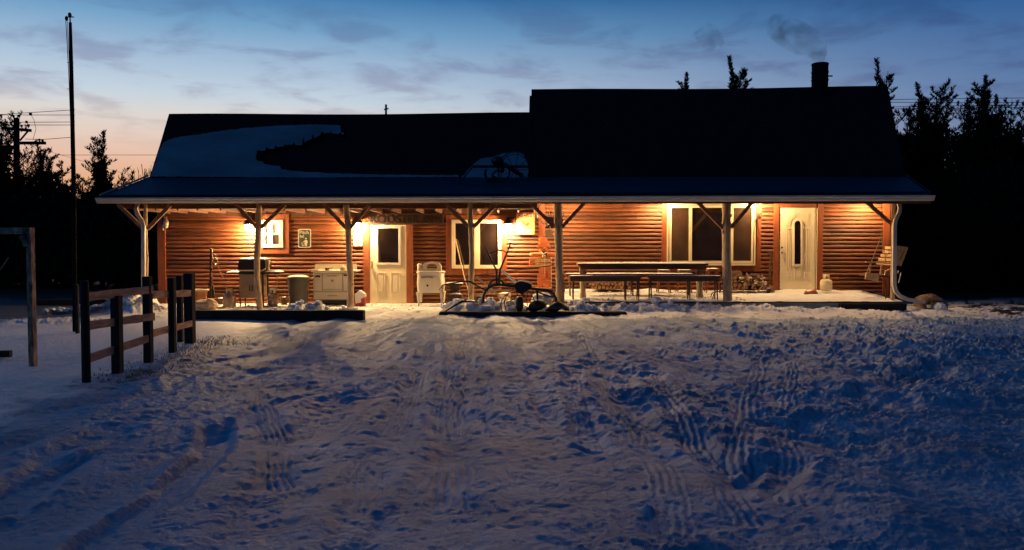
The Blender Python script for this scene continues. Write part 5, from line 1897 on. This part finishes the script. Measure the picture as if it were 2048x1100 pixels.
# dead grass along the fence
mb = MB()
rg = random.Random(8)
for k in range(1100):
    if rg.random() < .7:
        Yc = rg.uniform(9.4, 13.4)
        xc = -4.9 + rg.gauss(.1, .20) - (Yc - 9.4) * .03
    else:
        Yc = rg.uniform(12.8, 13.9)
        xc = -5.0 + rg.gauss(0.1, .35)
    z = gz(xc, Yc)
    h_ = rg.uniform(.015, .055)
    a = rg.uniform(0, 6.28)
    d_ = Vector((math.cos(a), math.sin(a), 0)) * .006
    tip = Vector((xc + rg.uniform(-.04, .04), Yc + rg.uniform(-.04, .04), z + h_))
    b0 = Vector((xc, Yc, z - .01))
    mb.add([b0 - d_, b0 + d_, tip], [(0, 1, 2)])
tag(mb.build('grass', 'grass'), 'thin dead grass poking through the snow along the fence', 'grass', kind='stuff')

# flag pole
fp = thing('flag_pole', gnd(150, 664), 'tall thin dark flag pole with a pulley at its top', 'flag pole')
b0 = gnd(150, 664)
Yf = b0.y
MB().tube([b0 - Vector((0, 0, .1)), at(147.5, 380, Yf), at(142.5, 130, Yf), at(140.5, 45, Yf)], [.042, .040, .034, .026], 12).build('pole', 'utility', fp)
MB().tube([at(140.5, 46, Yf), at(140, 34, Yf)], .012, 8).ball(at(139.5, 30, Yf), .032, 10, 1.5).tube([at(137, 34, Yf), at(147.5, 34, Yf)], .010, 6).build('finial', 'utility', fp)
MB().ball(at(133, 37, Yf), .03, 8, 1.6).tube([at(133, 35, Yf), at(139, 33, Yf)], .010, 6).build('pulley', 'utility', fp)
MB().tube([at(131.5, 42, Yf), at(134, 80, Yf), at(138, 160, Yf), at(143, 300, Yf)], .006, 5).tube([at(134.5, 42, Yf), at(137, 90, Yf), at(141, 200, Yf)], .0045, 5).build('halyard', 'utility', fp)
for py in (125, 178):
    MB().tube([at(134, py, Yf), at(147, py, Yf)], .005, 5).build('cleat', 'utility', fp)

# utility pole, its wires and an added second pole hidden behind the flag pole
YU = 45.0
up_ = thing('utility_pole', (xat(33, YU), YU, 0), 'dark utility pole with two crossarms and insulators among the trees', 'utility pole')
x = xat(33, YU)
MB().tube([(x, YU, -.2), at(33.5, 380, YU), at(33, 236, YU)], [.19, .17, .15], 12).build('pole', 'utility', up_)
MB().beam(at(6, 256, YU - .15), at(62, 261, YU - .15), .14, .16).build('crossarm', 'utility', up_)
MB().beam(at(36, 286, YU - .15), at(91, 286, YU - .15), .14, .16).build('crossarm', 'utility', up_)
MB().beam(at(40, 281, YU - .12), at(56, 262, YU - .12), .06, .08).build('crossarm_brace', 'utility', up_)
MB().beam(at(17, 262, YU - .12), at(28, 280, YU - .12), .06, .08).build('crossarm_brace', 'utility', up_)
for px, py in ((2, 231), (27, 233), (38.5, 232), (8, 248), (22, 247), (43, 252), (57, 252), (79, 280), (85, 281)):
    c = at(px, py, YU - .15)
    MB().lathe(c.x, c.y, [(.03, c.z - .10), (.03, c.z - .05), (.08, c.z - .03), (.05, c.z), (.08, c.z + .02), (.05, c.z + .06), (.02, c.z + .08)], 8).build('insulator', 'utility', up_)
wires = [((-260, 232), (0, 229), (150, 219.5)), ((-260, 234), (2, 230), (150, 230)), ((-260, 247), (30, 244.5), (150, 244)), ((-260, 252), (57, 250), (150, 250)), ((50, 278), (85, 279), (150, 274))]
for w_ in wires:
    MB().tube([at(a, b_, YU - .15) for a, b_ in w_], .016, 5).build('wire', 'utility', up_)
MB().tube([at(61, 228, YU - .1), at(68, 240, YU - .1), at(72, 258, YU - .1), at(66, 280, YU - .1)], .012, 5).ball(at(61, 228, YU - .1), .09, 8).ball(at(53, 244, YU - .1), .08, 8).build('drop_wire', 'utility', up_)
MB().tube([at(110, 310, YU), at(320, 310, YU)], .012, 5).build('wire', 'utility', up_)
MB().tube([at(55, 290, YU), at(150, 318, YU), at(265, 352, YU)], .008, 5).build('wire', 'utility', up_)
added_pole = thing('utility_pole', (xat(147.5, YU), YU, 0), 'added far utility pole hidden behind the flag pole to end the wires', 'utility pole')  # made-up pole, out of sight, added so the wires have somewhere to end
MB().tube([(xat(147.5, YU), YU, -.2), at(144.8, 216, YU)], [.12, .10], 10).build('pole', 'utility', added_pole)
pw = thing('power_line', at(1990, 420, 46), 'thin dark power lines crossing the sky behind the right-hand trees', 'power line')
for a, b_, c_ in (((1780, 199), (1930, 197), (2140, 195)), ((1780, 204.5), (1930, 205.5), (2140, 204)), ((1780, 214), (1930, 211.5), (2140, 209)), ((1760, 218), (1880, 216.5), (2140, 215))):
    MB().tube([at(*a, 46), at(*b_, 46), at(*c_, 46)], .017, 5).build('wire', 'utility', pw)

# ------------------------------------------------------------------ trees
def cedar(name, px, pytop, Y, wpx, lab, cat, grp=None, seed=1, basez=0, n=5200, lean=0, loose=1., dens=.75, low=0.03, shape=.75):
    rg_ = random.Random(seed)
    x = xat(px, Y)
    top = zat(pytop, Y)
    H = top - basez
    W = wpx * Y / FPX / 2 * 1.5
    o = thing(name, (x, Y, basez), lab, cat, grp)

    def axis(t):
        return Vector((x + lean * W * t * t + .04 * H * .3 * math.sin(t * 5 + seed), Y, basez + H * t))
    MB().tube([axis(k / 10 * .97) for k in range(11)], [max(.008, H * .018 * (1 - k / 10.5)) for k in range(11)], 7).build('trunk', 'treebark', o)
    vs, fs = [], []

    def leaf(p, d, L, w):
        s_ = d.cross(Vector((rg_.uniform(-1, 1), rg_.uniform(-1, 1), rg_.uniform(-1, 1))))
        if s_.length < 1e-3:
            return
        s_ = s_.normalized() * w
        k = len(vs)
        vs.extend([tuple(p - s_ * .3), tuple(p + d * L * .45 + s_), tuple(p + d * L), tuple(p + d * L * .45 - s_)])
        fs.append((k, k + 1, k + 2, k + 3))
    def leader(p0, d0, L, wd, nt, t0=0.):
        """one pointed shoot: short twigs all round it, getting shorter to the tip"""
        bend = Vector((rg_.uniform(-.12, .12), rg_.uniform(-.12, .12), 0))
        for k in range(nt):
            t = t0 + (1 - t0) * (k + rg_.random()) / nt
            p = p0 + d0 * L * t + bend * L * t * t + Vector((0, 0, .22 * L * t * t * (1 - abs(d0.z))))
            a = rg_.uniform(0, 6.283)
            tl = wd * ((1 - t) ** .8) * rg_.uniform(.35, 1.25) + .05
            d = (Vector((math.cos(a), math.sin(a), .35 + .8 * t + rg_.uniform(-.25, .3))).normalized() + d0 * .35).normalized()
            m_ = max(4, int(tl / .030))
            for q in range(m_):
                f_ = (q + rg_.random() * .8) / m_
                dd = (d + Vector((rg_.uniform(-1, 1), rg_.uniform(-1, 1), rg_.uniform(-.4, .9))) * .6).normalized()
                leaf(p + d * tl * f_ + Vector((0, 0, .12 * tl * f_ * f_)), dd, rg_.uniform(.09, .20) * (1.15 - .4 * f_), rg_.uniform(.011, .021))
        tip = p0 + (d0 + bend) * L + Vector((0, 0, .22 * L * (1 - abs(d0.z))))
        for q in range(3):
            leaf(tip - d0 * .12, (d0 + Vector((rg_.uniform(-.3, .3), 0, .4))).normalized(), .26, .016)

    sc_ = n / 6000
    leader(axis(low), (axis(1) - axis(low)).normalized(), (axis(1) - axis(low)).length, W * .50, int(300 * sc_))
    ns = int(44 * (.6 + .4 * sc_))
    for b_ in range(ns):
        t = low + (.93 - low) * ((b_ + rg_.random()) / ns)
        a = rg_.uniform(0, 2 * math.pi) if b_ % 3 else rg_.choice((0, math.pi)) + rg_.uniform(-.5, .5)
        reach = W * ((1 - t) ** shape) * rg_.uniform(.55, 1.2) * loose
        rise = reach * rg_.uniform(.45, 1.3)
        room = max(.1, H * (1 - t) * .85)
        rise = min(rise, room)
        v_ = Vector((math.cos(a) * reach, math.sin(a) * reach, rise))
        leader(axis(t), v_.normalized(), v_.length, max(.14, .36 * reach), max(5, int(26 * sc_ * (reach / W + .25))), .12)
    # old foliage close to the trunk
    for b_ in range(int(n * .16 * dens)):
        t = low + (.80 - low) * rg_.random() ** 1.2
        a = rg_.uniform(0, 6.28)
        rr_ = W * ((1 - t) ** shape) * .62 * rg_.random() ** .7
        p = axis(t) + Vector((math.cos(a) * rr_, math.sin(a) * rr_, 0))
        d = Vector((rg_.uniform(-1, 1), rg_.uniform(-1, 1), rg_.uniform(-.3, 1))).normalized()
        ll = rg_.uniform(.22, .42)
        leaf(p - d * ll * .5, d, ll, ll * .30)
    me_ = bpy.data.meshes.new('crown')
    o0 = ORG[o]
    me_.from_pydata([(v_[0] - o0.x, v_[1] - o0.y, v_[2] - o0.z) for v_ in vs], [], fs)
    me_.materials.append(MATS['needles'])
    c_ = bpy.data.objects.new('crown', me_)
    COL.objects.link(c_)
    c_.parent = o
    return o


GL, GR_ = 'dark cedars beyond the left yard', 'dark cedars to the right of the house'
cedar('cedar_tree', 12, 222, 34, 120, 'dense dark cedar at the left edge in front of the utility pole', 'tree', GL, 1, n=9000, shape=.5)
cedar('cedar_tree', 50, 300, 36, 120, 'broad dark cedar just right of the utility pole', 'tree', GL, 2, n=8000, shape=.45)
cedar('cedar_tree', 97, 290, 33, 75, 'pointed cedar between utility pole and flag pole', 'tree', GL, 3, n=7000, lean=-.1, shape=.6)
cedar('cedar_tree', 125, 318, 34, 60, 'low spreading cedar left of the flag pole', 'tree', GL, 4, n=4500, shape=.5)
cedar('cedar_tree', 207, 263, 32, 120, 'lone narrow spire cedar right of the flag pole', 'tree', None, 5, n=8000, shape=1.05, lean=-.12, loose=1.05)
cedar('cedar_tree', 248, 345, 33, 40, 'small cedar close to the left end of the roof', 'tree', GL, 6, n=3000)
cedar('cedar_tree', 165, 352, 35, 80, 'low bushy cedar behind the flag pole foot', 'tree', GL, 16, n=3500, shape=.4)
for px, top, sd, lab in ((272, 333, 1, 'bare twiggy bush left of the two at the roof end'), (300, 325, 2, 'bare twiggy sapling against the left roof edge')):
    rg_ = random.Random(sd)
    x = xat(px, 30)
    mb = MB()
    b0 = Vector((x, 30, 0))
    for k in range(16):
        h_ = zat(top + rg_.uniform(0, 35), 30)
        e = Vector((x + rg_.uniform(-.5, .5), 30 + rg_.uniform(-.4, .4), h_))
        m_ = b0.lerp(e, .6) + Vector((rg_.uniform(-.1, .1), 0, 0))
        mb.tube([b0, m_, e], [.02, .014, .006], 4)
        for q in range(5):
            s0 = m_.lerp(e, rg_.random())
            mb.tube([s0, s0 + Vector((rg_.uniform(-.25, .25), rg_.uniform(-.1, .1), rg_.uniform(.1, .3)))], [.010, .005], 3)
    tag(mb.build('bare_bush', 'treebark'), lab, 'bush')
R_SPEC = [(1800, 196, 30, 105, 'tall cedar beside the right end of the roof', 9000, .62, .25), (1873, 166, 31, 120, 'tall twin-topped cedar right of the house', 12000, .5, -.1),
          (1838, 182, 33, 70, 'narrow cedar between the roof end and the twin-topped cedar', 6000, .55, 0),
          (1915, 190, 33, 90, 'mid-height cedar left of the tallest spire', 8000, .5, .1),
          (1966, 148, 30, 150, 'tallest pointed cedar near the right edge', 13000, .72, 0), (2012, 186, 33, 70, 'slim cedar right of the tallest spire', 6000, .55, .2),
          (2052, 202, 31, 110, 'dense cedar cut by the right edge', 9000, .5, 0), (2105, 190, 31, 110, 'cedar just beyond the right edge', 5000, .5, 0)]
R_SPEC = R_SPEC[:7] + [(1858, 208, 34, 80, 'shorter cedar filling the gap behind the twin-topped cedar', 7000, .35, .1),
                        (1940, 206, 34, 80, 'shorter ragged cedar just left of the tallest spire', 7000, .35, 0),
                        (1990, 214, 34, 70, 'shorter ragged cedar just right of the tallest spire', 6000, .35, 0),
                        (1822, 214, 34, 60, 'low cedar close behind the right roof slope', 5000, .35, 0)]
for i, (px, top, Y, w_, lab, n_, sh_, ln_) in enumerate(R_SPEC):
    cedar('cedar_tree', px, top, Y, w_, lab, 'tree', GR_, 20 + i, n=n_, shape=sh_, lean=ln_)
cedar('cedar_tree', 1750, 128, 34, 85, 'leaning cedar top rising behind the right end of the ridge', 'tree', None, 31, n=11000, lean=.42, shape=.62, low=.25)
cedar('cedar_tree', 1476, 121, 36, 96, 'dark cedar top above the middle of the high ridge', 'tree', None, 32, n=15000, lean=.1, shape=.65, low=.3)
cedar('cedar_tree', 1366, 147, 36, 92, 'small sparse cedar top above the left of the high ridge', 'tree', None, 33, n=10000, shape=.75, low=.3)


# thickets: continuous dark undergrowth
def thicket(x0, x1, y0, y1, topf, nn, lab, seed, name='thicket'):
    rg_ = random.Random(seed)
    vs, fs = [], []
    for k in range(nn):
        px = rg_.uniform(x0, x1)
        Y = rg_.uniform(y0, y1)
        zt_ = zat(topf(px) + 10 * math.sin(px * .09) + 5 * math.sin(px * .31 + 2), Y)
        z = zt_ * (rg_.random() ** .6)
        p = Vector((xat(px, Y), Y, z))
        d = Vector((rg_.uniform(-1, 1), rg_.uniform(-.4, .4), rg_.uniform(-.1, 1))).normalized()
        s_ = d.cross(Vector((rg_.uniform(-.4, .4), 1, rg_.uniform(-.4, .4)))).normalized()
        L = rg_.uniform(.22, .5) * (1 if z < zt_ * .85 else .6)
        w = L * .28
        i = len(vs)
        vs += [tuple(p - d * L * .5), tuple(p + s_ * w), tuple(p + d * L * .5), tuple(p - s_ * w)]
        fs.append((i, i + 1, i + 2, i + 3))
    me_ = bpy.data.meshes.new(name)
    me_.from_pydata(vs, [], fs)
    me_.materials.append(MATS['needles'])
    o = bpy.data.objects.new(name, me_)
    COL.objects.link(o)
    return tag(o, lab, 'undergrowth', kind='stuff')


thicket(-170, 420, 29, 34, lambda p: 388, 17000, 'black mass of undergrowth behind the left yard', 3)
thicket(1760, 2250, 27, 32, lambda p: 350 - 25 * math.sin(p * .013), 26000, 'black mass of cedar growth behind the right yard', 5)

# ------------------------------------------------------------------ chimney smoke
def smoke(path, rads, name, lab, dens):
    mb = MB()
    n_ = 14
    pts = [at(a, b_, Y) for a, b_, Y in path]
    mb.tube(pts, rads, n_, .03)
    o = mb.build(name, 'snow')
    m = bpy.data.materials.new(name)
    m.use_nodes = True
    t_ = m.node_tree
    t_.nodes.clear()
    out = t_.nodes.new('ShaderNodeOutputMaterial')
    pv = t_.nodes.new('ShaderNodeVolumePrincipled')
    pv.inputs['Color'].default_value = (.10, .12, .16, 1)
    t_.links.new(pv.outputs[0], out.inputs['Volume'])
    tc2 = t_.nodes.new('ShaderNodeTexCoord')
    nz = t_.nodes.new('ShaderNodeTexNoise')
    nz.inputs['Scale'].default_value = 2.1
    nz.inputs['Detail'].default_value = 4
    nz.inputs['Distortion'].default_value = .8
    t_.links.new(tc2.outputs['Object'], nz.inputs['Vector'])
    mp2 = t_.nodes.new('ShaderNodeMapRange')
    mp2.inputs['From Min'].default_value = .42
    mp2.inputs['From Max'].default_value = .68
    mp2.inputs['To Max'].default_value = dens
    t_.links.new(nz.outputs[0], mp2.inputs['Value'])
    t_.links.new(mp2.outputs[0], pv.inputs['Density'])
    o.data.materials.clear()
    o.data.materials.append(m)
    return tag(o, lab, 'smoke', kind='stuff')


smoke([(1640, 126, 23.2), (1638, 112, 23.2), (1632, 97, 23.2), (1618, 86, 23.3), (1597, 76, 23.4), (1575, 64, 23.5), (1553, 50, 23.6), (1538, 34, 23.7)],
      [.12, .24, .36, .42, .46, .46, .40, .2], 'smoke', 'thin grey smoke drifting left from the chimney', 1.45)
smoke([(1445, 92, 24), (1425, 84, 24), (1412, 68, 24), (1425, 50, 24)], [.15, .40, .42, .2], 'smoke', 'faint detached puff of smoke left of the chimney', 1.3)
